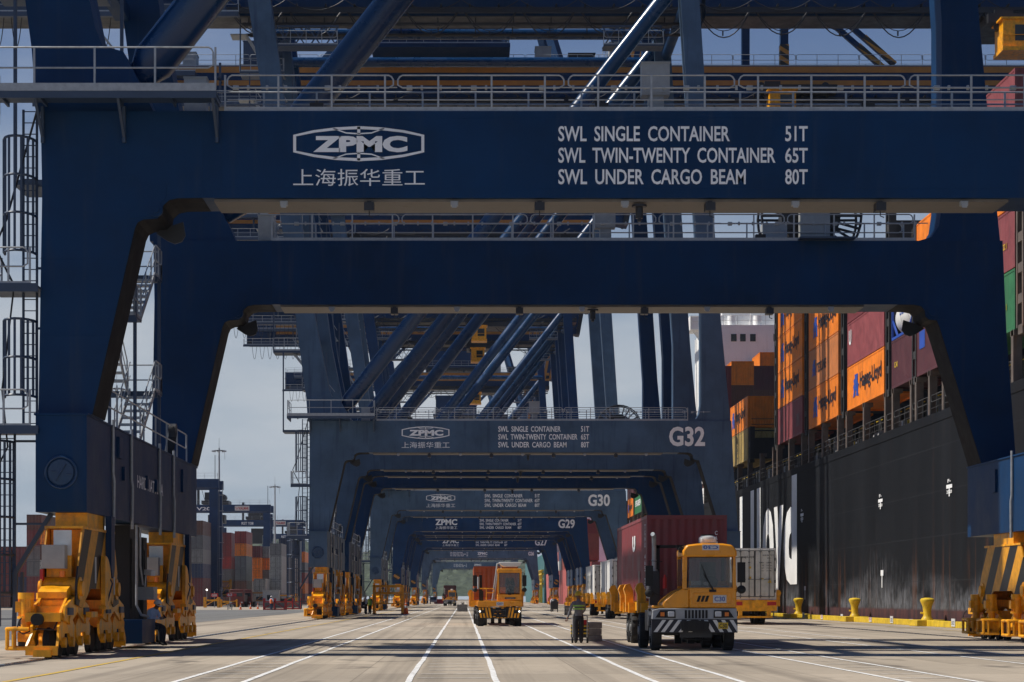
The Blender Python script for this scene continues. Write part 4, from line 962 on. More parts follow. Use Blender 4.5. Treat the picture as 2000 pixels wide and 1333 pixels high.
tug(157.2,7.6,1.1); tug(127.6,7.3,1.0); tug(109.5,7.2,1.0); tug(177,5.9,1.0); tug(127.1,2.9,.75,False); tug(155.8,2.1,.7,False)
# superstructure
mb=MB(); mb.box(28.2,64,236,250,DZ,33); mb.box(30,64,238,250,33,38); mb.box(26.2,28.2,237,241,32.6,33.0); mb.box(26.2,30,237,237.2,33,34.2); mb.box(26.2,26.4,237.2,241,33,34.2)
mb.prism([(26.6,32.6),(28.2,30.2),(28.2,32.6)],238,238.4); mb.box(28.18,64,235.94,236,24.9,25.0)
for x in (31,34,38,42): mb.cyl((x,237,33.6),.5,1.2,'z',14)
sp_=sh('superstructure',mb,M['hullwhite'])
for x in (31.1,32.15,33.3,36,38,40,44,48,52):
    mb=MB(); mb.box(x-.32,x+.32,235.95,235.99,31.1,31.95); o=mb.build('window',M['glassdark'],sp_)
mb=MB(); railing(mb,[(28.3,236.1),(64,236.1)],33.0,post=1.6,h=1.1,rails=(1.1,.55),rnd=0,toe=False); railing(mb,[(26.3,236.95),(28.2,236.95)],33.0,post=1.0,h=1.1,rails=(1.1,.55),rnd=0,toe=False); mb.build('bridge_rail',M['rib'],sp_)
mb=MB()
for x in (29.5,33): mb.tube([(x,236.4,33),(x+.3,236.4,35.8)],.06,6); mb.ell((x+.35,236.4,36.0),(.25,.25,.2))
mb.build('floodlight_mast',M['hullwhite'],sp_)
# boxes on deck
SG='containers stacked on the ship'
def box_(x,y,z,color,label,**k): return container(x,y,z,color,label,group=SG,**k)
o=box_(HX0+.1,188.4,CB,'yellow','yellow container with black vertical letters, bottom of the stack right of the G32 leg'); side_text(o,'MSC',4.6,1.9,.8,.6,'ink',True); side_text(o,'I',4.5,2.05,.5,.6,'ink')
o=box_(HX0+.1,188.4,CB+2.96,'orange','orange lettered container lying on the yellow one right of the G32 leg'); carrier(o,1.2)
random.seed(3)
for (x,lst) in ((26.55,['brown','maroon','brown','maroon','maroon']),(29.0,['brown','orange','maroon','brown','orange']),(31.45,['maroon','brown','yellow','brown','purple maroon'])):
    for k,cn in enumerate(lst):
        box_(x,222,CB+2.59*k-(.5 if x!=29 else 0),cn,f'{cn} short container, tier {k+1} in the {"landward" if x<27 else ("middle" if x<30 else "inner")} pile before the white house',Ln=6.06,h=2.59)
for k,cn in enumerate(['brown','maroon','brown','purple maroon','maroon','orange']):
    box_(33.0,228.4,CB+2.4*k+.3,cn,f'{cn} short container, tier {k+1} of the pile touching the white house',Ln=6.06,h=2.4)
for k,(cn,lab) in enumerate((('mauve','faded mauve container with a darker square patch, bottom of the leftmost lettered stack'),('orange','orange lettered container resting on the faded mauve one'),('orange','orange lettered container third up above the mauve one'),('orange','topmost orange lettered container above the mauve one, partly behind the crane beam'))):
    o=box_(HX0+.1,158.0,CB+2.96*k,cn,lab)
    if k: carrier(o,1.3)
    else:
        mb=MB(); mb.box(-W2-.007,-W2-.004,-5.0,-3.2,.7,1.7); d=mb.build('patch',M['box'],o); d.color=(.13,.03,.035,1)
for k,(cn,lab) in enumerate((('orange','bright orange lettered container at the bottom of the stack with the bleached box'),('faded orange','bleached orange container with half peeled lettering'),('orange','bright orange lettered container on top of the bleached one'),('orange','uppermost orange container above the bleached one, mostly behind the crane beam'))):
    o=box_(HX0+.1,142.8,CB+2.96*k,cn,lab); carrier(o,1.9,worn=(k==1),name='Hapag-Lloyd' if k!=1 else 'TEXLINE',s=1 if k!=1 else .8)
for k,(cn,lab) in enumerate((('orange','large orange lettered container just under the plain maroon one'),('mauve','plain dusty maroon container with one white letter, above the large orange one'),('maroon','maroon container at the top of the stack over the dusty one'))):
    o=box_(HX0+.1,127.2,CB+2.96*k,cn,lab)
    if k==0: carrier(o,2.0)
    else: side_text(o,'U',.6,1.4,.8,1.0,'white')
o=box_(HX0+.1,118.9,CB,'purple maroon','dark purple short container under the white tank',Ln=6.06); side_text(o,'CAI',.8,1.2,.9,.35,'kerb')
# tank container
t=thing('tank_container','white cylindrical tank in a blue frame on a purple container','tank container',(HX0+.1+W2,121.93,CB+2.94),0,SG)
mb=MB(); prof=[]; 
mb.tube([(0,-2.8,1.28),(0,-2.7,1.28),(0,-2.5,1.28),(0,2.5,1.28),(0,2.7,1.28),(0,2.8,1.28)],[.5,.9,1.1,1.1,.9,.5],32); mb.cyl((0,-1,1.28),1.12,.06,'y',32); mb.cyl((0,1,1.28),1.12,.06,'y',32); mb.build('tank',M['rib'],t)
mb=MB()
for x in (-W2,W2-.12):
    for y in (-3.03,2.91): mb.box(x,x+.12,y,y+.12,0,2.6)
    mb.box(x,x+.12,-2.91,2.91,0,.16); mb.bar((x+.06,-2.95,1.2),(x+.06,-1.6,.16),.1); mb.bar((x+.06,2.95,1.2),(x+.06,1.6,.16),.1)
for y in (-3.03,2.91): mb.box(-W2+.12,W2-.12,y,y+.12,0,.16); mb.box(-W2+.12,W2-.12,y,y+.12,2.45,2.6)
mb.box(-.5,.5,-2.4,2.4,.0,.2); mb.build('frame',M['blue'],t)
mb=MB(); text(mb,'EXSIF',(-W2+.1,1.2,1.3),(0,-1,0),UZ,1.4,.5,.03); mb.build('lettering',M['blue'],t)
for k,(cn,lab) in enumerate((('purple maroon','purple short container with a blue badge beside the slanting crane leg'),('orange','orange short container above the one with the blue badge'),('orange','orange short container high up, glimpsed left of the near right crane leg'))):
    o=box_(HX0+.1,112.0,CB+2.96*k,cn,lab,Ln=6.06)
    if k==0:
        mb=MB(); mb.box(-W2-.008,-W2-.005,.9,2.3,1.5,2.5); mb.build('badge',M['blue'],o); side_text(o,'CAI',.9,1.8,1.1,.4,'white')
for k,(cn,lab) in enumerate((('green','green container right of the near crane leg, lowest of its stack'),('mauve','red container resting on the green one at the right edge'),('orange','orange container third up above the green one'),('mauve','red container on top at the upper right corner'))):
    o=box_(HX0+.1,97.0,CB+2.96*k+max(0,k-2)*.3,cn,lab,h=2.9 if k<2 else 3.2); side_text(o,'45 22 1',9.5,1.1,1.2,.3,'kerb')
for k,(cn,lab) in enumerate((('green','small far green container with white upright letters'),('purple maroon','far purple container over the small green one'),('mauve','far mauve container at the top over the green one'))):
    o=box_(HX0+.1,301,CB+2.96*k,cn,lab)
    if k==0: side_text(o,'EVERGREEN',1.5,1.1,9,.9,'white')
for k,(cn,lab) in enumerate((('orange','small far orange container with violet letters next to the green one'),('purple maroon','far purple container over the small orange one'),('maroon','far maroon container topping the small orange one'))):
    o=box_(HX0+.1,315,CB+2.96*k,cn,lab)
    if k==0: carrier(o,1.5,s=.9)
# ---- ships further along
ship2=thing('container_ship','distant red hulled ship moored beyond the black one','ship',(46,530,0),0)
mb=MB(); mb.prism([(418,-3),(640,-3),(648,9),(418,9)],26,58,'x'); o=mb.build('hull',M['red'],ship2,loc=(-46,-530,0))
M['pinkhull']=mat('faded_red_hull',(.42,.10,.09),rough=.6,var=.15,scale=.3,world=True); o.data.materials[0]=M['pinkhull']
mb=MB(); mb.box(30,54,618,632,9,26); mb.box(28,56,619,624,26,28); mb.build('superstructure',M['hullwhite'],ship2,loc=(-46,-530,0))
for k,cn in enumerate(('brick red','brick red','red')):
    container(25.3,420,9.3+2.75*k,cn,f'brick red container end, tier {k+1} of the pile beyond the G30 crane leg',h=2.74,group='containers on the distant red ship')
for j,y in enumerate((436,450,464,520,534,548,562,576,590)):
    for k in range(2+(j*7)%3):
        cn=('orange','grey','red','blue','white','brick red','mauve')[(j*3+k*2)%7]
        container(26.1,y,9.1+2.6*k,cn,f'{cn} container, tier {k+1}, bay {j+1} from the near end of the red ship',h=2.59,lo=True,group='containers on the distant red ship')
ship3=thing('cargo_ship','farthest teal hulled ship with pale upper works seen between crane legs','ship',(44,760,0),0)
M['teal']=mat('teal_hull',(.04,.14,.15),rough=.6,var=.15,scale=.3,world=True)
mb=MB(); mb.prism([(662,-3),(860,-3),(868,16),(662,16)],26,56,'x'); mb.build('hull',M['teal'],ship3,loc=(-44,-760,0))
mb=MB(); mb.box(27,54,690,706,16,33); mb.box(27.2,54,688,690,22,22.4); mb.build('superstructure',M['hullwhite'],ship3,loc=(-44,-760,0))
mb=MB()
for z in (6,9.2): mb.box(25.2,26,664,700,z,z+.5); mb.box(25.2,26,664,700,z+1.4,z+1.6)
for y in (664,672,680,690,699): mb.box(25.2,25.5,y,y+.4,0,10.8)
mb.build('gangway',M['kerb'],ship3,loc=(-44,-760,0))
# ---------------------------------------------------------------- quay edge: kerb, bollards, signs
kb=thing('quay_kerb','low yellow painted kerb along the quay edge beside the ship','kerb',(25,100,0),0)
mb=MB(); mb.box(24.75,25.15,20,400,.001,.32); mb.build('kerb_beam',M['kerb'],kb,loc=(-25,-100,0),bevel=.02)
boll=None
for i,(y,lab) in enumerate(((110.5,'yellow mooring bollard nearest the crane wheels at the right'),(131,'yellow mooring bollard second from the right crane wheels, on the kerb'),(153,'yellow mooring bollard left of the tall white hull letter edge'),(172.5,'yellow mooring bollard close behind the grey container trailer'))):
    if boll is None:
        boll=thing('mooring_bollard',lab,'bollard',(25.0,y,0),0,'yellow bollards along the quay kerb')
        mb=MB(); mb.lathe([(.32,.34),(.31,.40),(.25,.48),(.215,.6),(.215,.82),(.25,1.05),(.33,1.25),(.38,1.36),(.37,1.44),(.30,1.50),(.12,1.53)],(0,0,0),28); mb.tube([(-.18,0,.68),(-.36,0,.72)],.05,8); mb.build('post',M['kerb'],boll)
        mb=MB(); mb.box(-.78,.72,-1.0,1.0,.002,.345); mb.build('plinth',M['kerb'],boll,bevel=.03)
    else: copy_tree(boll,None,None,(25.0,y,0))['label']=lab
for i,(y,s) in enumerate(((103.5,'B12'),(113.2,'14'),(118.4,'32'),(124.6,'B13'),(134.0,'8'),(141.5,'21'),(149.2,'B15'),(155.8,'6'))):
    t=thing('kerb_sign',f'small white {"red-figured" if i%2 else "dark-figured"} plate reading {s} on the yellow kerb','sign',(24.75,y,.05),0,'plates on the quay kerb')
    mb=MB(); mb.box(-.03,-.004,-.38,.38,.02,.42 if i%2==0 else .3); mb.build('plate',M['pale'],t)
    mb=MB(); text(mb,s,(-.033,.28,.1),(0,-1,0),UZ,.55,.2,.02); mb.build('lettering',M['red' if i%2 else 'ink'],t)
t=thing('safety_post','thin grey post with red and white lamp at the kerb','post',(24.2,160,0),0)
mb=MB(); mb.cyl((0,0,.06),.3,.12,'z',14); mb.tube([(0,0,.1),(0,0,1.7)],.05,8); mb.tube([(-.5,0,.1),(-.5,0,2.3)],.03,8); mb.bar((-.5,0,.05),(0,0,.05),.1); mb.build('pole',M['galv'],t)
mb=MB(); mb.cyl((0,0,1.4),.08,.5,'z',12); mb.build('red_sleeve',M['red'],t)
# ---------------------------------------------------------------- vehicles
def wheel(parent,x,y,r=.53,w=.30,dual=False,out=1):
    for k in ((0,.34) if dual else (0,)):
        xx=x-out*k; mb=MB(); 
        prof=[(r*.62,-w/2),(r*.93,-w/2),(r,-w/2+.05),(r,w/2-.05),(r*.93,w/2),(r*.62,w/2)]
        n=28; vs=[]; 
        for (rr,a) in prof:
            for j in range(n): q=2*math.pi*j/n; vs.append((xx+a,y+rr*math.cos(q),r+rr*math.sin(q)))
        kk=len(prof); mb.add(vs,[(i*n+j,i*n+(j+1)%n,(i+1)*n+(j+1)%n,(i+1)*n+j) for i in range(kk-1) for j in range(n)])
        for j in range(n):
            if j%2==0: q=2*math.pi*j/n; mb.cbox((xx,y+(r+.002)*math.cos(q),r+(r+.002)*math.sin(q)),(w*.8,.05,.05))
        wo=mb.build('wheel',M['tyre'],parent)
        mb=MB(); mb.cyl((xx,y,r),r*.62,w*.7,'x',24); mb.cyl((xx+out*w*.33,y,r),r*.25,.14,'x',14)
        for j in range(8): q=j*math.pi/4; mb.cyl((xx+out*(w*.36),y+r*.45*math.cos(q),r+r*.45*math.sin(q)),.025,.05,'x',6)
        mb.build('rim',M['rim'],wo)
def panel_text(parent,s,x,y,z,w,h,m,plate=None,pad=.04,bold=.02,flip=False,u=UX):
    if plate:
        mb=MB(); mb.box(x-pad,x+w+pad,y,y+.008,z-pad,z+h+pad); p=mb.build('number_plate',M[plate],parent)
    mb=MB()
    if flip: text(mb,s,(x+w,y-.004,z+h),(-1,0,0),(0,0,-1),w,h,bold)
    else: text(mb,s,(x,y-.004,z),UX,UZ,w,h,bold)
    mb.build('lettering',M[m],p if plate else parent)
def mirror(t,x,y,z,arm):
    mb=MB(); mb.box(x-.11,x+.11,y,y+.1,z-.3,z+.28); mb.tube([(arm,y+.15,z+.4),(x,y+.06,z+.42),(x,y+.06,z-.45),(arm,y+.15,z-.6)],.015,6); mb.ell((x,y+.03,z-.5),(.13,.08,.12)); mb.build('mirror',M['black'],t,bevel=.02)
M['cab']=mat('truck_orange_paint',(.86,.33,.012),rough=.3,var=.08,scale=1.5,streak=.15,streakcol=(.2,.09,.02))
M['cabgrey']=mat('truck_grey_paint',(.34,.35,.36),rough=.45,var=.12,scale=3)
M['seat']=mat('seat_cloth',(.05,.055,.06),rough=.8)
def tractor_a(label,loc,rz=0,group='terminal tractors on the quay',number='C30',detail=True):
    t=thing('terminal_tractor',label,'truck',loc,rz,group)
    mb=MB()
    for x in (-.45,.3): mb.box(x,x+.15,.25,5.0,.62,.9)
    mb.box(-.9,.9,.6,.9,.45,.6); mb.box(-.6,.6,3.3,4.6,.9,1.15); mb.tube([(-.8,.75,.5),(.8,.75,.5)],.07,8); mb.tube([(-.3,.3,.35),(.5,.5,.3)],.03,6); mb.box(-.4,.5,.12,.3,.38,.54); mb.box(-1.15,-.5,1.9,3.0,.55,1.15); mb.box(.5,1.15,1.8,2.9,.5,1.1); mb.build('chassis',M['dark'],t)
    mb=MB(); mb.box(-1.22,1.22,0,.22,.52,.895); mb.m=1
    k=-1.16; y=-.004
    for k in (-1.17,-.96,-.72,-.46,-.18): mb.prism([(k,.54),(k+.11,.54),(k+.36,.885),(k+.25,.885)],y,0)
    for k in (.02,.27,.51,.77): mb.prism([(k+.24,.885),(k+.35,.885),(k+.56,.54),(k+.45,.54)] if k<.7 else [(k+.22,.885),(k+.33,.885),(k+.44,.70),(k+.44,.54)],y,0)
    mb.build('bumper',[M['ink'],M['rib']],t)
    mb=MB(); mb.prism([(-.38,.58),(-.42,.84),(-.2,.86),(0,.9),(.2,.86),(.42,.84),(.38,.58),(0,.55)],-.09,-.005); 
    for x in (-.3,-.15,0,.15,.3): mb.box(x-.03,x+.03,-.11,-.09,.62,.84)
    mb.build('tow_frame',M['black'],t)
    mb=MB(); mb.prism([(-1.2,.90),(-1.2,1.16),(-1.0,1.215),(1.2,1.215),(1.22,.90)],.02,.5); mb.box(-1.2,1.2,.5,1.5,1.0,1.21); mb.build('front_panel',M['cabgrey'],t,bevel=.015)
    mb=MB()
    for i in range(7): x=-.28+i*.098; mb.box(x,x+.062,.008,.022,.93,1.165)
    mb.build('grille',M['black'],t)
    for s in (-1,1):
        mb=MB(); mb.prism([(s*1.12,.95),(s*.98,1.16),(s*.55,1.16),(s*.54,.94)],.0,.025); h=mb.build('headlight',M['black'],t)
        mb=MB(); mb.box(min(s*.58,s*.76),max(s*.58,s*.76),-.03,.0,.98,1.12); mb.build('lamp_lens',M['lens'],h,bevel=.01)
        mb=MB(); mb.box(min(s*.86,s*.97),max(s*.86,s*.97),-.02,.0,.99,1.10); mb.build('indicator',M['amber'],h)
    mb=MB(); mb.box(-.148,1.2,.06,1.6,1.222,1.765); 
    mb.prism([(-.90,1.222),(-.152,1.222),(-.152,1.80),(-.24,1.81),(-.52,1.70),(-.84,1.44),(-.90,1.36)],.06,1.6)
    mb.box(-1.2,-.72,.1,1.5,1.216,1.30); mb.build('cab_body',M['cab'],t,bevel=.035)
    mb=MB(); x0,x1,z0,z1=.0,1.02,1.34,1.62
    mb.tube([(x0,.058,z0),(x1,.058,z0),(x1+.03,.058,z0+.04),(x1+.03,.058,z1),(x1,.058,z1+.03),(x0,.058,z1+.03),(x0-.03,.058,z1),(x0-.03,.058,z0+.03),(x0,.058,z0)],.012,6); mb.build('panel_rim',M['cab'],t)
    mb=MB()
    for i in range(3): x=.06+i*.115; mb.prism([(x,1.40),(x+.075,1.40),(x+.135,1.575),(x+.06,1.575)],.05,.061)
    mb.build('vent',M['black'],t)
    panel_text(t,number,.57,.05,1.41,.30,.14,'blue','pale')
    panel_text(t,number,.70,-.02,.66,.22,.12,'ink','kerb',.03)
    # cab frame: pillars, roof, panes
    mb=MB()
    for (x,y) in ((-.29,.10),(1.14,.10)): mb.bar((x,y,1.76),(x+(.03 if x<0 else -.02),y+.04,2.70),.10 if x>0 else .12,.12)
    for (x,y) in ((-.29,1.5),(1.14,1.5)): mb.box(x-.05,x+.05,y-.05,y+.05,1.76,2.7)
    mb.box(-.3,1.15,1.52,1.56,1.76,2.0); mb.box(-.3,1.15,.06,.2,1.74,1.80)
    mb.build('cab_pillar',M['cab'],t)
    mb=MB(); mb.prism([(-.34,2.68),(-.34,2.86),(-.22,3.02),(.1,3.06),(.8,3.06),(1.06,3.02),(1.2,2.86),(1.2,2.68)],-.05,1.66); mb.build('roof',M['cab'],t,bevel=.05)
    mb=MB(); mb.prism([(-.16,1.80),(1.05,1.80),(1.07,1.86),(1.06,2.62),(1.02,2.66),(-.12,2.66),(-.16,2.6)],.085,.095); mb.build('windscreen',M['glass'],t)
    mb=MB(); ring=[(-.19,1.78),(1.08,1.78),(1.09,2.68),(-.19,2.68),(-.19,1.78)]; mb.tube([(x,.08,z) for x,z in ring],.022,6); mb.build('windscreen_seal',M['black'],t)
    mb=MB(); mb.box(-.345,-.335,.2,1.45,1.85,2.62); mb.build('side_window',M['glass'],t)
    mb=MB(); mb.box(1.195,1.205,.2,1.45,1.85,2.62); mb.build('side_window',M['glass'],t)
    mb=MB(); mb.box(-.1,1.0,.25,.55,1.77,1.86); mb.box(.3,.75,.9,1.3,1.77,2.0); mb.box(.3,.75,1.25,1.4,1.9,2.55); mb.box(.38,.66,1.27,1.38,2.5,2.75) if False else None; mb.build('seat',M['seat'],t)
    mb=MB(); mb.tube([(.52+.2*math.cos(a*math.pi/10),.62+.06*math.sin(a*math.pi/10),1.98+.17*math.sin(a*math.pi/10)) for a in range(21)],.018,6,cap=False); mb.tube([(.52,.62,1.98),(.52,.5,1.8)],.02,6); mb.build('steering_wheel',M['black'],t)
    mb=MB(); mb.box(-.05,.2,.3,.42,1.87,2.0); mb.box(.3,.42,.3,.4,1.87,1.97); mb.build('dashboard_papers',M['pale'],t)
    mb=MB(); mb.bar((.52,.05,1.72),(.2,.06,2.45),.02); mb.bar((.56,.05,1.72),(.26,.055,2.2),.025); mb.box(.42,.62,.03,.06,1.68,1.75); mb.build('wiper',M['black'],t)
    mb=MB(); mb.box(.2,.66,.25,.8,3.06,3.24); mb.ell((.43,.52,3.2),(.27,.34,.12)); mb.build('roof_bag',M['rib'],t,bevel=.06)
    mb=MB(); mb.box(.26,.60,.35,.7,3.30,3.33); mb.build('roof_hatch',M['black'],t)
    panel_text(t,number,.24,-.058,2.90,.42,.10,'blue','pale',.03,flip=True)
    mb=MB(); mb.cyl((-.36,.15,2.88),.09,.12,'y',14); mb.box(-.48,-.34,.2,.3,2.9,2.98); mb.build('horn',M['black'],t)
    mb=MB(); mb.tube([(-.98,1.9,2.3),(-.98,1.9,3.22),(-.99,1.82,3.34),(-1.04,1.72,3.38)],.065,12); mb.cyl((-.98,1.9,2.62),.08,.03,'z',12); mb.cyl((-.98,1.9,2.32),.1,.06,'z',12); mb.build('exhaust_stack',M['chrome'] if False else M['galv'],t)
    mb=MB(); mb.box(-1.12,-.84,1.75,2.05,1.3,2.3); mb.box(-1.16,-1.0,1.7,1.75,1.5,1.9); mb.build('exhaust_guard',M['dark'],t)
    mb=MB(); mb.box(-.90,-.80,2.0,2.1,1.3,3.06); mb.box(-.90,1.1,2.0,2.1,2.98,3.07); mb.box(1.02,1.1,2.0,2.1,1.2,3.0); mb.build('headboard_frame',M['black'],t)
    mb=MB(); mb.box(-1.22,-1.12,1.69,1.72,1.5,1.86); mb.build('notice_plate',M['pale'],t)
    mb=MB(); mb.cyl((-.68,1.75,1.95),.06,.32,'z',12); mb.cyl((-.68,1.75,2.14),.03,.1,'z',8); mb.build('fire_extinguisher',M['red'],t)
    mirror(t,-1.28,.1,2.15,-.9); mirror(t,1.35,.1,2.25,1.18)
    mb=MB()
    for s in (-1,1): mb.prism([(.1,1.2),(.15,.95),(.3,1.13),(1.2,1.13),(1.5,.7),(1.55,.75),(1.25,1.21)],min(s*.88,s*1.2),max(s*.88,s*1.2),'x')
    mb.build('mudguard',M['cabgrey'],t)
    for s in (-1,1): wheel(t,s*1.04,.85,.53,.28,False,s); wheel(t,s*1.12,3.9,.53,.27,True,s)
    return t
def trailer(label,loc,group='container trailers'):
    t=thing('container_trailer',label,'trailer',loc,0,group)
    mb=MB()
    for x in (-.5,.36): mb.box(x,x+.14,2.6,16.4,.95,1.38)
    for y in (4.1,6.8,9.6,12.6,16.2): mb.box(-1.18,1.18,y,y+.2,1.12,1.39)
    mb.box(-1.22,-1.08,4.1,16.4,1.1,1.38); mb.box(1.08,1.22,4.1,16.4,1.1,1.38); mb.box(-1.0,-.6,3.9,4.1,.9,1.38)
    mb.build('bed',M['yel'],t)
    for y in (4.4,9.0,11.3,15.6):
        for s in (-1,1):
            mb=MB(); q=lambda a:a*s
            mb.prism([(q(1.25),1.05),(q(1.50),1.05),(q(1.50),1.60),(q(1.57),1.80),(q(1.50),1.95),(q(1.36),1.98),(q(1.25),1.74)],y,y+.34); mb.box(min(q(1.2),q(1.42)),max(q(1.2),q(1.42)),y-.3,y-.001,1.02,1.36); mb.build('corner_guide',M['yel'],t)
    for y in (10.4,11.7):
        for s in (-1,1): wheel(t,s*1.1,y,.52,.26,True,s)
    mb=MB(); mb.cyl((0,10.4,.52),.08,1.9,'x',10); mb.cyl((0,11.7,.52),.08,1.9,'x',10); mb.box(-.4,.4,10.1,12.0,.6,.95); mb.box(-.3,-.1,5.0,5.2,.1,.95); mb.box(.1,.3,5.0,5.2,.1,.95); mb.build('axle',M['dark'],t)
    return t
def flip(t):   # the trailer is seen from its rear
    t.rotation_euler=(0,0,math.pi); return t
# the near orange tractor with its load
Y0=58.3
tractor_a('orange terminal tractor C30 with black and white striped bumper, nearest vehicle',(6.57,Y0,0))
tr0=trailer('yellow container trailer behind the C30 tractor, carrying a dark red container',(6.82,Y0,0))
c=container(5.6,62.6,1.42,'maroon','dark red container on the trailer behind tractor C30',h=2.62,group='containers on trailers',rgb=(.21,.030,.034))
side_text(c,'U',6.8,1.6,1.1,.52,'white',bold=.08); side_text(c,'TGHU 465 22G1',11.4,2.2,.28,.16,'white',True)
mb=MB(); 
for i,ch in enumerate('CAIU'): text(mb,ch,(.85,-12.19/2-.015,2.02-i*.16),UX,UZ,.085,.12,.02)
mb.build('lettering',M['white'],c)
mb=MB(); mb.box(-W2-.008,-W2-.005,-3.6,-3.0,.2,.95); d=mb.build('paint_patch',M['box'],c); d.color=(.12,.05,.045,1)
# reefers on trailers seen from behind
def rear_gear(t,red=True):
    mb=MB(); mb.box(-1.2,1.2,-.12,0,.75,1.38); mb.build('rear_beam',M['yel'],t)
    mb=MB(); mb.box(-1.15,-.5,-.16,-.12,1.1,1.3); mb.box(.5,1.15,-.16,-.12,1.1,1.3); mb.build('tail_light',M['red'],t)
def reefer(x,y,z,label,text_=True):
    c=container(x,y,z,'white',label,kind='reefer',door=True,h=2.9,group='containers on trailers',rgb=(.62,.61,.57))
    return c
for (x,y,lab,lab2,dm) in ((10.65,147.5,'yellow trailer under the plain white reefer behind the dark red container','plain white reefer container on a trailer left of the dark red one',0),(11.0,172.4,'yellow trailer under the farther white lettered reefer','white reefer with grey side letters, farthest of the trailer loads',1),(15.15,115.2,'yellow trailer under the grey doored reefer right of tractor C30','pale grey reefer with double doors right of the C30 cab',2)):
    t2=copy_tree(tr0,None,None,(x+W2,y+16.5,0)); t2['label']=lab; flip(t2)
    for o in [tr_ for tr_ in ()]: pass
    c=reefer(x,y+.1,1.42,lab2)
    mb=MB(); mb.box(x-.0,x+2.44,y-.12,y-.02,.78,1.39); mb.box(x+.3,x+.5,y-.1,y+.1,.45,.78); mb.box(x+1.9,x+2.1,y-.1,y+.1,.45,.78); mb.box(x+.2,x+2.2,y-.14,y-.04,.40,.5)
    o=mb.build('rear_beam',M['yel'],t2); o.matrix_parent_inverse=(Matrix.Translation(t2.location)@Matrix.Rotation(math.pi,4,'Z')).inverted()
    mb=MB(); mb.box(x+.02,x+.5,y-.15,y-.12,1.1,1.3); mb.box(x+1.9,x+2.4,y-.15,y-.12,1.1,1.3)
    o=mb.build('tail_light',M['red'],t2); o.matrix_parent_inverse=(Matrix.Translation(t2.location)@Matrix.Rotation(math.pi,4,'Z')).inverted()
    if dm==1: side_text(c,'HSUY',2.0,.9,7,1.2,'grey')
    if dm==0: side_text(c,'I',1.0,2.0,.2,.3,'ink'); side_text(c,'l',.8,.4,.5,.5,'grey')
    yb=-12.19/2-.055; mb=MB()
    text(mb,'Hapag-Lloyd',(-.9,yb,2.32),UX,UZ,.85,.16,.01)
    if dm==2:
        text(mb,'HLBU 904 727 5',(.45,yb,2.45),UX,UZ,.62,.09,.01); text(mb,'45R1',(.7,yb,2.3),UX,UZ,.2,.08,.01)
        for i,(a,b) in enumerate((('MGW','34 000 KG'),('TARE','4 640 KG'),('NET','29 360 KG'),('CU','67.8 M3'))): text(mb,a,(.38,yb,2.05-i*.15),UX,UZ,.14,.06,.01); text(mb,b,(.66,yb,2.05-i*.15),UX,UZ,.3,.06,.01)
    mb.build('lettering',M['ink'],c)
    if dm==2:
        mb=MB(); mb.add([(.72,yb-.004,.95),(.96,yb-.004,.95),(.84,yb-.004,1.17)],[(0,1,2)]); mb.box(.3,.5,yb-.006,yb,1.15,1.21); mb.box(-.35,-.2,yb-.006,yb,1.18,1.3); mb.box(-.35,-.2,yb-.006,yb,1.75,1.87); mb.build('warning_label',M['kerb'],c)
    if dm==0:
        mb=MB(); mb.box(x+.9,x+1.6,y-.2,y-.15,.45,.72); o=mb.build('placard',M['pale'],t2); o.matrix_parent_inverse=(Matrix.Translation(t2.location)@Matrix.Rotation(math.pi,4,'Z')).inverted()
        mb=MB(); mb.prism([(x+1.25,.5),(x+1.36,.59),(x+1.25,.68),(x+1.14,.59)],y-.206,y-.2); o=mb.build('placard_diamond',M['red'],t2); o.matrix_parent_inverse=(Matrix.Translation(t2.location)@Matrix.Rotation(math.pi,4,'Z')).inverted()
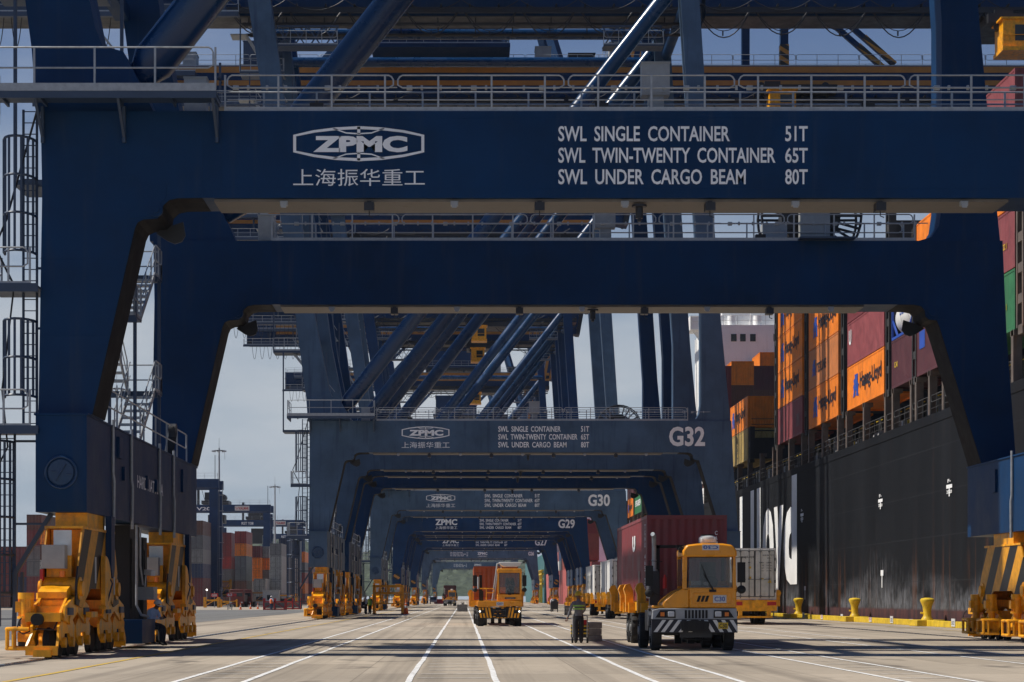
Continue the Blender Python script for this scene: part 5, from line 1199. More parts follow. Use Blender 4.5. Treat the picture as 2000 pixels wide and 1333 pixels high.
# the second tractor in the middle lane
def tractor_b(label,loc,number='G07'):
    t=thing('terminal_tractor',label,'truck',loc,0,'terminal tractors on the quay')
    mb=MB()
    for x in (-.45,.3): mb.box(x,x+.15,.25,5.0,.62,.95)
    mb.box(-1.0,1.0,.7,1.1,.45,.62); mb.build('chassis',M['dark'],t)
    mb=MB(); mb.prism([(-1.2,1.02),(1.2,1.02),(1.06,.42),(-1.06,.42)],.0,.3); mb.m=1
    for s in (-1,1):
        for k in range(4):
            a=1.12-k*.17; b=a-.10; sl=.10
            zt,zb=(1.0,.46) if k>1 else (1.0,.46)
            pts=[(s*a,zt),(s*b,zt),(s*(b-sl),zb),(s*(a-sl),zb)]
            if k<2:
                mb.prism([(s*a,1.0),(s*b,1.0),(s*(b-.02),.88),(s*(a-.02),.88)],-.006,0); mb.prism([(s*(a-.05),.70),(s*(b-.05),.70),(s*(b-sl),zb),(s*(a-sl),zb)],-.006,0)
            else: mb.prism(pts,-.006,0)
    for (x,z) in ((-.3,.98),(.15,.98),(-.12,.84),(.0,.84),(-.25,.68),(.05,.68),(.2,.6),(-.3,.52),(-.1,.46),(.1,.46),(.28,.46)): mb.box(x-.05,x+.08,-.006,0,z-.02,z+.02)
    mb.build('bumper',[M['black'],M['yel']],t)
    mb=MB()
    for x in (-.3,-.1,.1,.3): mb.tube([(x,-.03,.55),(x,-.03,.9)],.02,6)
    for z in (.6,.85): mb.tube([(-.35,-.03,z),(.35,-.03,z)],.02,6)
    mb.build('tow_frame',M['dark'],t)
    for s in (-1,1):
        mb=MB(); mb.cyl((s*1.05,-.01,.80),.045,.05,'y',14); mb.build('headlight',M['lamp'],t)
    mb=MB(); mb.prism([(-1.2,1.08),(-1.2,1.34),(1.2,1.34),(1.2,1.08)],.05,2.2); mb.prism([(-1.2,1.06),(-1.14,1.36),(.5,1.36),(.7,1.06)],.02,.05); mb.build('deck',M['cab'],t,bevel=.02)
    panel_text(t,number,-.13,.005,1.15,.30,.11,'blue','pale',.04)
    mb=MB(); mb.box(-.12,1.18,.15,1.75,1.36,1.72); mb.build('cab_body',M['cab'],t,bevel=.03)
    mb=MB(); mb.box(.28,.85,.13,.149,1.46,1.55); p=mb.build('name_plate',M['black'],t); mb=MB(); text(mb,'TERBERG',(.33,.126,1.48),UX,UZ,.47,.055,.02); mb.build('lettering',M['galv'],p)
    mb=MB()
    for x in (-.06,1.12):
        for y in (.2,1.7): mb.box(x-.06,x+.06,y-.05,y+.05,1.72,2.88)
    mb.box(-.1,1.16,1.66,1.74,1.72,2.1); mb.build('cab_pillar',M['cab'],t)
    mb=MB(); mb.prism([(-.14,2.86),(-.1,3.08),(1.16,3.08),(1.2,2.86)],.1,1.8); mb.build('roof',M['cab'],t,bevel=.03)
    mb=MB(); mb.box(.0,1.06,.17,.18,1.78,2.84); mb.build('windscreen',M['glass'],t)
    mb=MB(); mb.tube([(.0,.16,1.76),(1.06,.16,1.76),(1.06,.16,2.85),(0,.16,2.85),(0,.16,1.76)],.025,6); mb.build('windscreen_seal',M['black'],t)
    mb=MB(); mb.box(.35,.8,1.0,1.4,1.5,1.95); mb.box(.35,.8,1.35,1.5,1.9,2.6); mb.build('seat',M['seat'],t)
    mb=MB(); mb.tube([(.0,.0,3.42),(.12,-.1,3.26),(.25,-.12,3.2),(.95,-.12,3.2),(1.1,-.1,3.28),(1.18,0,3.42)],.05,8) if False else mb.prism([(-.02,3.40),(.08,3.26),(.25,3.18),(.95,3.18),(1.1,3.26),(1.18,3.40),(1.16,3.43),(0,3.43)],.2,1.5); mb.build('roof_shield',M['rib'],t,bevel=.03)
    mb=MB()
    for x in (.1,1.0): mb.tube([(x,.6,3.08),(x,.6,3.2)],.03,6)
    mb.build('shield_bracket',M['galv'],t)
    mb=MB(); mb.tube([(-.38,.5,1.34),(-.12,.4,3.35),(0,.4,3.37)],.045,8); mb.tube([(-.28,.5,1.34),(-.08,.6,3.05)],.03,8); mb.build('ladder_pole',M['galv'],t)
    mb=MB(); mb.tube([(-.7,.3,1.36),(-.7,.3,2.02),(-.35,.3,2.02),(-.3,.3,1.95),(-.3,.3,1.85),(-.35,.3,1.8),(-.7,.3,1.8)],.03,8); mb.tube([(-.7,.3,2.02),(-1.05,.3,2.02)],.03,8); mb.build('guard_rail',M['yel'],t)
    mb=MB(); mb.box(-1.08,-.92,1.2,1.4,1.34,2.75); mb.box(-1.0,-.85,1.0,1.2,1.34,1.9); mb.build('exhaust_guard',M['black'],t)
    mb=MB(); mb.tube([(-1.12,1.1,2.0),(-1.12,1.1,2.65)],.06,10); mb.build('exhaust_stack',M['galv'],t)
    mirror(t,-1.3,.2,2.45,-.95); mirror(t,1.33,.2,2.45,1.18)
    mb=MB(); mb.bar((.55,.14,1.7),(.4,.14,1.95),.03); mb.box(.45,.62,.12,.15,1.68,1.74); mb.build('wiper',M['black'],t)
    for s in (-1,1): wheel(t,s*1.0,1.0,.5,.36,False,s); wheel(t,s*1.1,4.0,.5,.27,True,s)
    return t
GX,GY=1.9,109.0
tb=tractor_b('yellow terminal tractor G07 with white roof shield in the middle lane',(GX,GY,0))
t2=copy_tree(tr0,None,None,(GX-.1,GY,0)); t2['label']='yellow trailer behind tractor G07 in the middle lane'
c=container(GX-1.35,GY+4.3,1.42,'brick red','low rusty orange container on the trailer behind tractor G07',h=1.85,group='containers on trailers',rgb=(.36,.075,.02))
t3=tractor_a('far terminal tractor at the end of the middle lane before the green hill',(-2.75,398,0),number='C12')
t2=copy_tree(tr0,None,None,(-2.75,398,0)); t2['label']='far trailer with a dark maroon load before the green hill'
container(-2.75-1.22,402.3,1.42,'purple maroon','far dark maroon container on a trailer before the green hill',h=2.62,group='containers on trailers')
# ---------------------------------------------------------------- container yard behind the landside rail
def pxX(px,Y): return (px-906)*Y/4000
random.seed(21)
def column(px,Y,cols,desc,Ln=12.19,h=2.6,door=True):
    x=pxX(px,Y)
    for k,cn in enumerate(cols):
        if not cn: continue
        r_=tuple(v*(.62 if cn in ('white','pale grey','grey') else 1.15) for v in COL[cn])
        container(x,Y,.02+h*k,cn,f'{cn} container, tier {k+1} up in {desc}',Ln=Ln,h=h,door=door,lo=True,rgb=r_,group='containers in the yard')
column(420.5,446,['brown','red','grey','red','maroon'],'the column left of the near lamp mast')
column(429.5,440,['brown','brown','grey','red','maroon','maroon'],'the tall column just right of the near lamp mast')
column(458.5,431,['brown','brown','grey','grey','orange','red'],'the orange and red column between the two lamp masts')
column(452,447,['orange','red','orange','orange'],'the orange column half hidden behind the grey one')
column(488,470,['grey','white','orange','orange','maroon'],'the column seen behind white walkway rails',h=2.7)
column(495.5,420,['white','white'],'the low white pair left of the yard crane leg',h=2.75)
column(505.5,475,['white','grey','pale grey','orange','white'],'the pale column left of the yard crane leg',h=2.7)
column(527,430,['pale grey','white','white','white','pale grey'],'the white column right of the yard crane leg',h=2.6)
column(541.5,445,['grey','pale grey','pale grey','pale grey'],'the pale grey column behind the far lamp mast')
column(551.5,452,['pale grey','grey','grey','pale grey'],'the grey column right of the far lamp mast')
column(545,500,['dark blue','dark blue','dark blue','dark blue','dark blue','dark blue'],'the dark blue column above the far lamp mast',h=2.7)
column(563,515,['brown','red','dark blue','dark blue','dark blue','dark blue'],'the second dark blue column before the hill',h=2.7)
column(577,530,['maroon','orange','red','grey','orange'],'the mixed column next to the G32 crane leg',h=2.7)
column(592,545,['grey','maroon','dark blue','maroon'],'the column tucked behind the G32 crane ladder',h=2.7)
column(370,372,['maroon','maroon','dark blue','pale grey','grey','brown'],'the grey column right of the near crane bogies')
column(352,385,['brown','green','grey','grey','pale grey'],'the column partly behind the near crane bogies')
column(388,395,['green','brown','dark blue','grey','grey','pale grey'],'the column left of the dark yard crane leg',h=2.6)
column(395,410,['brown','green','pale grey','grey'],'the low column behind the dark yard crane leg')
column(78,330,['brown','white','white','brown','orange'],'the column with white doors left of the near leg',h=2.55)
column(52,338,['red','maroon','grey','grey','maroon','brown'],'the column behind the near crane ladder',h=2.55)
column(25,345,['maroon','dark blue','maroon','maroon'],'the dark column at the left edge',h=2.55)
column(-8,345,['brown','maroon','maroon','maroon'],'the column cut by the left edge',h=2.55)
# rail mounted / rubber tyred yard cranes
def yard_crane(Y,xr,label,txt,sgn,half=False):
    t=thing('yard_crane',label,'yard crane',(xr-11.7,Y+4,0),0,'blue yard gantry cranes'); o=Vector(t.location)
    def b(name,mb,m): 
        q=mb.build(name,m,t,loc=-o); q.color=(.018,.048,.125,1); return q
    for (xa,xb) in ((xr-1.5,xr),(xr-24.2,xr-22.8)):
        for y in (Y,Y+6.5):
            mb=MB(); mb.prism([(xa+.1,1.7),(xb-.1,1.7),(xb,22.0),(xa-.1,22.0)],y,y+1.2); mb.box(xb-.01,xb+.06,y-.02,y,1.7,22); b('leg',mb,M['navy'])
        mb=MB(); mb.box(xa,xb,Y-1.2,Y+8.9,.9,1.69); mb.box(xa-.3,xb+.3,Y+2,Y+5,1.7,3.6); b('sill_beam',mb,M['navy'])
        for y in (Y-.6,Y+.8,Y+6.6,Y+8.2):
            mb=MB(); mb.cyl(((xa+xb)/2,y,.65),.65,.5,'x',20); b('wheel',mb,M['tyre'])
    for y in (Y-.2,Y+6.6):
        mb=MB(); mb.box(xr-24.6,xr+.2,y,y+1.3,22.3,24.0); p=b('girder',mb,M['navy'])
        if y<Y:
            mb=MB(); text(mb,txt,(xr-17.6,y-.02,22.6),UX,UZ,3.4,.8,.02); q=mb.build('lettering',M['white'],p)
            if sgn:
                mb=MB(); mb.box(xr-8.4,xr-4.9,y-.06,y-.01,22.55,23.7); q=mb.build('name_sign',M['pale'],p)
                mb=MB(); text(mb,'KALMAR',(xr-7.3,y-.07,22.8),UX,UZ,2.2,.62,.03); mb.tube([(xr-8.2,y-.07,23.4),(xr-7.9,y-.07,22.8),(xr-7.5,y-.07,23.45)],.06,5); mb.build('lettering',M['red'],q)
    mb=MB(); railing(mb,[(xr-24.4,Y-.1),(xr,Y-.1)],24.0,post=2.4,h=1.1,rails=(1.1,.55),rnd=0,toe=False); b('handrail',mb,M['galv'])
    mb=MB(); mb.box(xr-16.5,xr-10,Y+.3,Y+7,24.2,25.0); mb.box(xr-15.8,xr-12.5,Y+1,Y+6,25.0,27.0); mb.cyl((xr-11.5,Y+3,25.8),.8,3,'y',16); mb.box(xr-17.5,xr-16.9,Y,Y+.3,22.2,29); mb.box(xr-15,xr-11,Y+1,Y+5,19.6,21.6) ; mb.box(xr-14.6,xr-11.8,Y+1,Y+3,17.2,19.6); mb.bar((xr-16.8,Y+.2,29),(xr-15.5,Y+.2,24.5),.1); mb.tube([(xr-.5,Y,24),(xr-.5,Y,28.5)],.06,6); b('trolley',mb,M['dark'])
    mb=MB()
    for z in range(3,22,3): mb.box(xr+.05,xr+.9,Y+1.3,Y+2.3,z,z+.08); mb.bar((xr+.8,Y+1.3,z),(xr+.8,Y+1.3,z+1.1),.05)
    for x in (xr+.1,xr+.7): mb.box(x,x+.06,Y+1.25,Y+1.31,2,23)
    b('ladder',mb,M['galv'])
    return t
yard_crane(386,-46.4,'nearest blue yard crane, its dark legs rising left of the lamp mast','V20',False)
yard_crane(492,-46.6,'blue yard crane with a red and white name sign over the tall container stacks','V20',True)
yard_crane(588,-46.2,'second blue yard crane with a sign, lower and farther than the first','RST Y08',True)
yard_crane(714,-46.0,'farthest blue yard crane whose beam shows right of the far lamp mast','RST Y06',False)
def mast(x,Y,label,h=35):
    t=thing('light_mast',label,'light mast',(x,Y,0),0,'lighting masts in the yard')
    mb=MB(); mb.tube([(0,0,0),(0,0,h*.5),(0,0,h)],[.42,.30,.17],14); mb.cyl((0,0,.8),.6,1.6,'z',14); mb.build('pole',M['galv'],t)
    mb=MB(); mb.tube([(1.1*math.cos(a*math.pi/12),1.1*math.sin(a*math.pi/12),h-.6) for a in range(25)],.07,6,cap=False)
    for a in range(4): mb.bar((0,0,h-.6),(1.1*math.cos(a*1.57),1.1*math.sin(a*1.57),h-.6),.08)
    mb.tube([(0,0,h),(0,0,h+2.2)],.03,5); mb.tube([(1.2,.2,h-.6),(1.25,.2,h-2.6)],.03,5); mb.build('lamp_ring',M['dark'],t)
    for a in range(8):
        w=a*math.pi/4+.2; mb=MB(); mb.cbox((1.35*math.cos(w),1.35*math.sin(w),h-.75),(.5,.5,.28)); mb.build('floodlight',M['galv'],t)
    return t
mast(pxX(428,456),456,'near tall lighting mast beside the maroon container column',35)
mast(pxX(537,585),585,'far tall lighting mast between the yard crane beams',34)
mast(pxX(228,380),380,'lighting mast whose head shows between the near crane legs',41)
mast(pxX(640,900),900,'most distant lighting mast seen beside the G32 crane leg',34)
# clutter along the yard edge
def cone(px,py,label,s=1.0):
    Y=6000/(py-1169); t=thing('traffic_cone',label,'traffic cone',(pxX(px,Y),Y,0),0,'orange traffic cones'); 
    mb=MB(); mb.box(-.2*s,.2*s,-.2*s,.2*s,0,.05); mb.lathe([(.15*s,.05),(.105*s,.35*s),(.10*s,.352*s),(.02*s,.9*s)],(0,0,0),16); mb.build('body',M['red'] if False else M['orangecloth'],t)
    mb=MB(); mb.lathe([(.108*s,.36*s),(.075*s,.52*s)],(0,0,0),16); mb.build('reflective_band',M['pale'],t)
    mb=MB(); mb.lathe([(.062*s,.62*s),(.042*s,.74*s)],(0,0,0),16); mb.build('reflective_band',M['pale'],t)
cone(469.8,1191,'leftmost of the three orange cones on the pale apron'); cone(489.3,1190,'middle of the three orange cones on the pale apron'); cone(503.6,1190,'orange cone nearest the red barriers on the apron')
cone(793,1200,'orange cone beside the yellow steel frame',1.6)
def barrier(px,w,Y,label):
    x=pxX(px,Y); t=thing('barrier_frame',label,'barrier',(x,Y,0),0,'red steel frames on the apron')
    mb=MB()
    for z in (.1,1.05): mb.box(0,w,-.08,.08,z-.08,z+.08); 
    for y in (0,1.6):
        for q in (0,w*.5,w): mb.box(q-.08,q+.08,y-.08,y+.08,0,1.5)
        mb.box(0,w,y-.06,y+.06,.02,.2)
    mb.bar((0,0,.15),(w*.5,0,1.05),.09); mb.bar((w,0,.15),(w*.5,0,1.05),.09); mb.build('frame',M['red'],t)
    mb=MB(); mb.box(.1,w-.1,.1,1.5,.25,.95); mb.build('concrete_fill',M['stone'],t)
barrier(515,2.75,262,'red steel frame barrier with a man standing before it'); barrier(557,2.0,275,'red steel frame barrier right of the man in the orange vest')
t=thing('sign_trolley','wheeled trolley carrying a red and white direction sign on a post','sign',(pxX(449,262),262,0),0)
mb=MB(); mb.box(-.3,.3,-.3,.3,.2,.28); mb.box(-.28,-.22,-.3,.3,.28,.75); mb.box(.22,.28,-.3,.3,.28,.75); mb.tube([(0,0,.2),(0,0,1.9)],.04,8); mb.build('stand',M['galv'],t)
for x in (-.25,.25): 
    mb=MB(); mb.cyl((x,0,.12),.12,.06,'x',12); mb.build('wheel',M['tyre'],t)
mb=MB(); mb.box(-.42,.42,-.05,-.02,1.7,2.2); p=mb.build('sign_board',M['red'],t); mb=MB(); text(mb,'63',(-.3,-.06,1.78),UX,UZ,.6,.34,.03); mb.build('lettering',M['pale'],p)
mb=MB(); mb.box(.45,.85,-.05,-.02,1.75,2.1); p=mb.build('sign_board',M['red'],t)
t=thing('yard_sign','twin red route boards on a pole next to the mast foot','sign',(pxX(419,330),330,0),0)
mb=MB(); mb.tube([(0,0,0),(0,0,2.6)],.05,8); mb.build('pole',M['galv'],t)
mb=MB(); mb.box(-.6,.6,-.06,-.02,1.7,2.3); p=mb.build('sign_board',M['red'],t); mb=MB(); text(mb,'G3R',(-.45,-.07,1.8),UX,UZ,.9,.38,.03); mb.build('lettering',M['pale'],p)
def rack(px,Y,w,h,label,m='yel',cat='spreader frame',name='spreader_stand'):
    t=thing(name,label,cat,(pxX(px,Y),Y,0),0,None); mb=MB()
    for x in (0,w):
        for y in (0,2): mb.box(x-.12,x+.12,y-.12,y+.12,0,h)
    k=max(1,int(h/1.1))
    for i in range(k): z=h*(i+.7)/k; mb.box(0,w,-.1,.1,z-.15,z+.12); mb.box(0,w,1.9,2.1,z-.15,z+.12)
    mb.bar((0,0,.2),(w,0,h*.9),.12); mb.build('frame',M[m],t)
    mb=MB(); mb.box(.3,w-.3,.2,1.8,h*.35,h*.6); mb.build('load',M['dark'],t); return t
rack(419,400,3.0,5.2,'stack of yellow spreader frames behind the near mast foot')
rack(490,390,2.9,3.0,'brown steel workshop rack left of the yard crane leg',m='orange'); rack(399,330,2.2,1.7,'low yellow spreader resting left of the near mast foot'); rack(430,345,2.8,1.3,'low yellow steel frame right of the near mast foot'); rack(540,380,3.6,2.4,'yellow steel frame behind the red barriers')
t=thing('site_cabin','small grey cabin behind the red barriers','cabin',(pxX(528,375),375,0),0)
mb=MB(); mb.box(-1.4,1.6,0,2.4,.1,2.9); mb.box(-1.5,1.7,-.1,2.5,2.9,3.0); mb.build('wall',M['cabgrey'],t); mb=MB(); mb.box(-.6,.3,-.05,-.001,1.2,2.1); mb.build('window',M['glassdark'],t); mb=MB(); mb.box(.7,1.4,-.05,-.001,.12,2.1); mb.build('door',M['grey'],t)
M['oldred']=mat('weathered_red_paint',(.14,.025,.02),rough=.6,var=.2)
def yard_truck(px,Y,label,load=None):
    x=pxX(px,Y); t=thing('yard_truck',label,'truck',(x,Y,0),0,'trucks parked at the yard edge')
    mb=MB(); mb.box(-1.2,1.2,0,1.8,1.0,2.5); mb.box(-1.15,1.15,.1,1.7,2.5,3.0); mb.box(-1.25,1.25,-.1,.1,.5,1.0); mb.build('cab',M['oldred'],t,bevel=.06)
    mb=MB(); mb.box(-1.0,1.0,-.02,0,1.8,2.45); mb.build('windscreen',M['glassdark'],t)
    for s in (-1,1): mb=MB(); mb.box(s*.9-.15,s*.9+.15,-.13,-.1,.7,.9); mb.build('headlight',M['lens'],t)
    mb=MB(); mb.box(-1.1,1.1,1.8,8,.9,1.3); mb.box(-1.15,1.15,2.0,8,1.3,2.1); mb.build('bed',M['dark'],t)
    for y in (.9,5.8,7): 
        for s in (-1,1): mb=MB(); mb.cyl((s*.95,y,.5),.5,.35,'x',18); mb.build('wheel',M['tyre'],t)
yard_truck(462,345,'red truck parked between cones and container stacks'); yard_truck(478,352,'second red truck parked beside the brown rack')
# lamp glowing in the yard
t=thing('work_lamp','small lit work lamp glowing in front of the dark yard stacks','lamp',(pxX(404,340),340,0),0)
mb=MB(); mb.tube([(0,0,0),(0,0,2.7)],.04,6); mb.build('pole',M['galv'],t); mb=MB(); mb.ell((0,-.05,2.9),(.15,.12,.15)); mb.build('lamp_head',M['lamp'],t)
# yellow four legged frame near G32
t=thing('steel_frame','yellow four legged steel stand on the quay beside the workers','steel stand',(pxX(758,196),196,0),0)
mb=MB()
for y in (0,2.2):
    for x in (-1.36,1.36): mb.box(x-.11,x+.11,y-.11,y+.11,0,2.72)
    mb.box(-1.47,1.47,y-.1,y+.1,2.55,2.78); mb.box(-1.25,1.25,y-.08,y+.08,1.9,2.1); mb.box(-.1,.1,y-.08,y+.08,2.1,2.55); mb.box(-1.25,1.25,y-.07,y+.07,.95,1.05)
for x in (-1.36,1.36): mb.box(x-.09,x+.09,.11,2.09,2.56,2.77); mb.box(x-.07,x+.07,.11,2.09,1.0,1.12)
mb.build('frame',M['yel'],t)
for (x,y) in ((-1.36,0),(1.36,0),(-1.36,2.2),(1.36,2.2)): mb=MB(); mb.box(x-.17,x+.17,y-.17,y+.17,.002,.06); mb.build('foot_plate',M['dark'],t)
# pickup far down the left lane
t=thing('pickup_van','small grey van facing us far down the left lane','van',(pxX(846,545),545,0),0)
mb=MB(); mb.prism([(0,.45),(0,1.0),(.9,1.15),(1.5,1.85),(4.4,1.9),(4.6,.5)],-.9,.9,'x'); mb.build('body',M['cabgrey'],t,bevel=.06); mb=MB(); mb.prism([(.85,1.14),(1.42,1.78),(1.40,1.80),(.82,1.16)],-.8,.8,'x'); mb.build('windscreen',M['glassdark'],t)
for s in (-1,1):
    mb=MB(); mb.box(s*.65-.14,s*.65+.14,-.03,.0,.75,.95); mb.build('headlight',M['lens'],t)
    for y in (.9,3.6): mb=MB(); mb.cyl((s*.8,y,.36),.36,.22,'x',18); mb.build('wheel',M['tyre'],t)
t=thing('water_barrier','red plastic water filled barrier behind the small grey van','barrier',(pxX(858,560),560,0),0)
mb=MB(); mb.prism([(-.4,0),(-.2,.5),(-.15,1.3),(.15,1.3),(.2,.5),(.4,0)],-1.4,1.4,'x'); mb.prism([(-.42,0),(-.22,.5),(-.16,1.2),(.16,1.2),(.22,.5),(.42,0)],1.5,4,'x'); mb.build('body',M['red'],t)
# concrete blocks and carts in the roadway
def block(x,Y,w,d,h,label,rows=1,top=None):
    t=thing('concrete_block',label,'concrete block',(x,Y,0),0,'counterweight blocks standing on the quay')
    for i in range(rows): 
        mb=MB(); g=.012; mb.box(-w/2+g*(i%2),w/2-g*(i%2),0,d,h*i/rows+.002,h*(i+1)/rows-.012); mb.build('course',M['stone'],t,bevel=.015)
    if top:
        mb=MB(); mb.tube([(-.15,.3,h-.02),(-.15,.3,h+.25),(.15,.3,h+.25),(.15,.3,h-.02)],.03,6); mb.box(-.05,.12,.2,.4,h-.01,h+.15); mb.build('lifting_eye',M['dark'],t)
block(pxX(903,232),232,1.2,1.0,.82,'dark concrete block with a lifting eye between the two central lines',top=True)
block(pxX(1162,71.3),71.3,.50,.8,.68,'stack of dark slabs right of the standing man with the yellow helmet',rows=3)
block(pxX(1109.5,182),182,.62,.6,.85,'grey slab block behind the left shoulder of the standing man',rows=3)
def cart(x,Y,label,rz=0):
    t=thing('hand_cart',label,'hand cart',(x,Y,0),rz,None)
    mb=MB(); mb.box(-.28,.28,.1,.6,.18,.62); mb.m=1
    for z in (.30,.42,.54): mb.box(-.29,.29,.09,.61,z,z+.05)
    mb.build('box',[M['dark'],M['kerb']],t)
    mb=MB()
    for x_ in (-.24,.24): mb.tube([(x_,.05,.15),(x_,.02,.62),(x_,-.02,.92)],.02,6)
    mb.tube([(-.24,-.02,.92),(.24,-.02,.92)],.02,6); mb.build('handle',M['galv'],t)
    for s in (-1,1): mb=MB(); mb.cyl((s*.25,.12,.12),.12,.06,'x',16); mb.build('wheel',M['tyre'],t)
    mb=MB(); mb.box(.1,.26,.07,.085,.62,.78); mb.build('red_tag',M['red'],t)
cart(pxX(1133,68.5),68.5,'black and yellow striped hand cart before the man in grey')
# ---------------------------------------------------------------- people
M['skin']=mat('skin',(.20,.10,.065),rough=.6,var=.05); M['skinp']=mat('fair_skin',(.34,.19,.13),rough=.6,var=.05)
M['greycloth']=mat('grey_workwear',(.17,.17,.19),rough=.85,var=.2,scale=9); M['darkcloth']=mat('dark_trousers',(.016,.017,.022),rough=.9,var=.2,scale=9)
M['lightblue']=mat('light_blue_shirt',(.42,.52,.70),rough=.85,var=.1,scale=9); M['boot']=mat('boot_leather',(.012,.011,.01),rough=.7)
M['lime']=mat('lime_reflective_band',(.33,.62,.10),rough=.5,var=.1); M['vest']=mat('orange_vest',(.85,.18,.05),rough=.8,var=.1); M['navycloth']=mat('navy_workwear',(.02,.03,.07),rough=.9,var=.2)
def person(label,loc,rz,J,top,legs,helmet,skin='skin',bands=None,group=None,vest=None,height=1.0):
    """one continuous skinned body; J holds the joints (x right of the person, y negative forward)"""
    t=thing('person',label,'person',loc,rz,group)
    V=[];E=[];Rd=[];seg=[]
    def chain(pts,start=None):
        prev=start
        for (p,r,m) in pts:
            V.append(Vector(p)*height); Rd.append((r[0]*height,r[1]*height)); i=len(V)-1
            if prev is not None: E.append((prev,i)); seg.append((prev,i,m))
            prev=i
        return prev
    pv=chain([(J['pelvis'],(.172,.128),'top')]); 
    ch=chain([(J['waist'],(.140,.11),'top'),(J['chest'],(.165,.12),'top')],pv)
    nk=chain([(J['neck'],(.062,.06),'top'),(J['jaw'],(.070,.078),'skin'),(J['brow'],(.082,.098),'skin'),(J['crown'],(.055,.065),'skin')],ch)
    for s in ('l','r'):
        chain([(J['hip'+s],(.118,.115),'legs'),(J['knee'+s],(.094,.092),'legs'),(J['ankle'+s],(.078,.078),'legs'),(J['toe'+s],(.042,.03),'boot')],pv)
        w=chain([(J['sh'+s],(.068,.07),'top'),(J['elbow'+s],(.050,.052),'top'),(J['wrist'+s],(.032,.034),'top'),(J['palm'+s],(.036,.022),'glove'),],ch)
    me=bpy.data.meshes.new('body'); me.from_pydata(V,E,[]); tmp=bpy.data.objects.new('body_tmp',me); C.objects.link(tmp)
    tmp.modifiers.new('skin','SKIN'); sv=me.skin_vertices[0].data
    for i,r in enumerate(Rd): sv[i].radius=r; sv[i].use_root=(i==0)
    sb=tmp.modifiers.new('sub','SUBSURF'); sb.levels=2; sb.render_levels=2
    dg=bpy.context.evaluated_depsgraph_get(); m2=bpy.data.meshes.new_from_object(tmp.evaluated_get(dg))
    bpy.data.objects.remove(tmp); 
    names={'top':top,'legs':legs,'skin':skin,'boot':'boot','glove':skin}
    mats=['top','legs','skin','boot','glove']
    mb=MB(); vs=[tuple(v.co) for v in m2.vertices]
    for p in m2.polygons:
        c=p.center; best=None
        for (a,b,m) in seg:
            A,B=V[a],V[b]; d=B-A; tt=max(0,min(1,(c-A).dot(d)/max(1e-9,d.length_squared))); dist=(c-(A+d*tt)).length
            if best is None or dist<best[0]: best=(dist,m)
        mb.f.append(tuple(p.vertices)); mb.mi.append(mats.index(best[1]))
    mb.v=vs; bpy.data.meshes.remove(m2)
    # fingers, each its own bent taper rooted in the palm; nose and ears
    for s in ('l','r'):
        P,Wr=Vector(J['palm'+s])*height,Vector(J['wrist'+s])*height; d=(P-Wr).normalized(); side=d.cross(Vector((0,1,.2))).normalized(); nn=side.cross(d)
        curl=J.get('curl'+s,.5); mb.m=4
        for k,(o,ln) in enumerate(((-.027,.068),(-.009,.078),(.009,.073),(.027,.058))):
            a=P+side*o+d*.012; b_=a+d*ln*.5+nn*ln*.25*curl; c=b_+d*ln*.35*(1-curl*.6)+nn*ln*.5*curl
            mb.tube([a,b_,c],[.0095,.0085,.006],6)
        a=P-side*.03-d*.02; mb.tube([a,a-side*.022+d*.03+nn*.01,a-side*.02+d*.055+nn*.02*(1+curl)],[.011,.010,.007],6)
    br,jw=Vector(J['brow'])*height,Vector(J['jaw'])*height; f=Vector(J.get('face',(0,-1,0))).normalized(); mid=br.lerp(jw,.35); sd=f.cross(Vector((0,0,1))).normalized(); mb.m=2
    mb.tube([mid+f*.075+Vector((0,0,.03)),mid+f*.108-Vector((0,0,.012)),mid+f*.085-Vector((0,0,.02))],[.010,.016,.012],6)
    for q in (-1,1): mb.ell(mid+sd*q*.083,(.014,.024,.032),8,6)
    mb.m=3
    for q in (-1,1): mb.ell(mid+sd*q*.032+f*.086+Vector((0,0,.03)),(.013,.010,.007),8,6)
    mb.tube([mid+f*.086+sd*.022-Vector((0,0,.055)),mid+f*.092-Vector((0,0,.055)),mid+f*.086-sd*.022-Vector((0,0,.055))],.004,5)
    body=mb.build('body',[M[names[m]] for m in mats],t)
    if helmet:
        hb=MB(); c=br+Vector((0,0,.012)); n=16
        hb.lathe([(.125,.0),(.128,.02),(.118,.075),(.088,.125),(.04,.148),(.0,.15)],c,18)
        hb.tube([c+Vector((0,0,.145))-f*.05,c+Vector((0,0,.155)),c+Vector((0,0,.145))+f*.05],.015,6)
        for i in range(9):
            w=-1.1+2.2*i/8
        pts=[c+f*(.11*math.cos(w))+sd*(.125*math.sin(w)) for w in [(-1.3+2.6*i/8) for i in range(9)]]; po=[c+f*(.175*math.cos(w))+sd*(.135*math.sin(w))-Vector((0,0,.012)) for w in [(-1.3+2.6*i/8) for i in range(9)]]
        hb.add(pts+po+[p+Vector((0,0,.008)) for p in pts+po],[(i,i+1,i+10,i+9) for i in range(8)]+[(i+27,i+28,i+19,i+18) for i in range(8)]+[(i+9,i+10,i+28,i+27) for i in range(8)])
        hb.build('helmet',M[helmet],t)
    if bands:
        ch_,wa=Vector(J['chest'])*height,Vector(J['waist'])*height
        for (q,name) in bands:
            bb=MB(); c=ch_.lerp(wa,q); rx,ry=(.212-.02*q)*height,(.160-.005*q)*height
            bb.lathe([(1,-.022),(1,.022)],(0,0,0),26); bb.v=[(c.x+x*rx,c.y+y*ry,c.z+z) for x,y,z in bb.v]; bb.build('reflective_band',M[name],t)
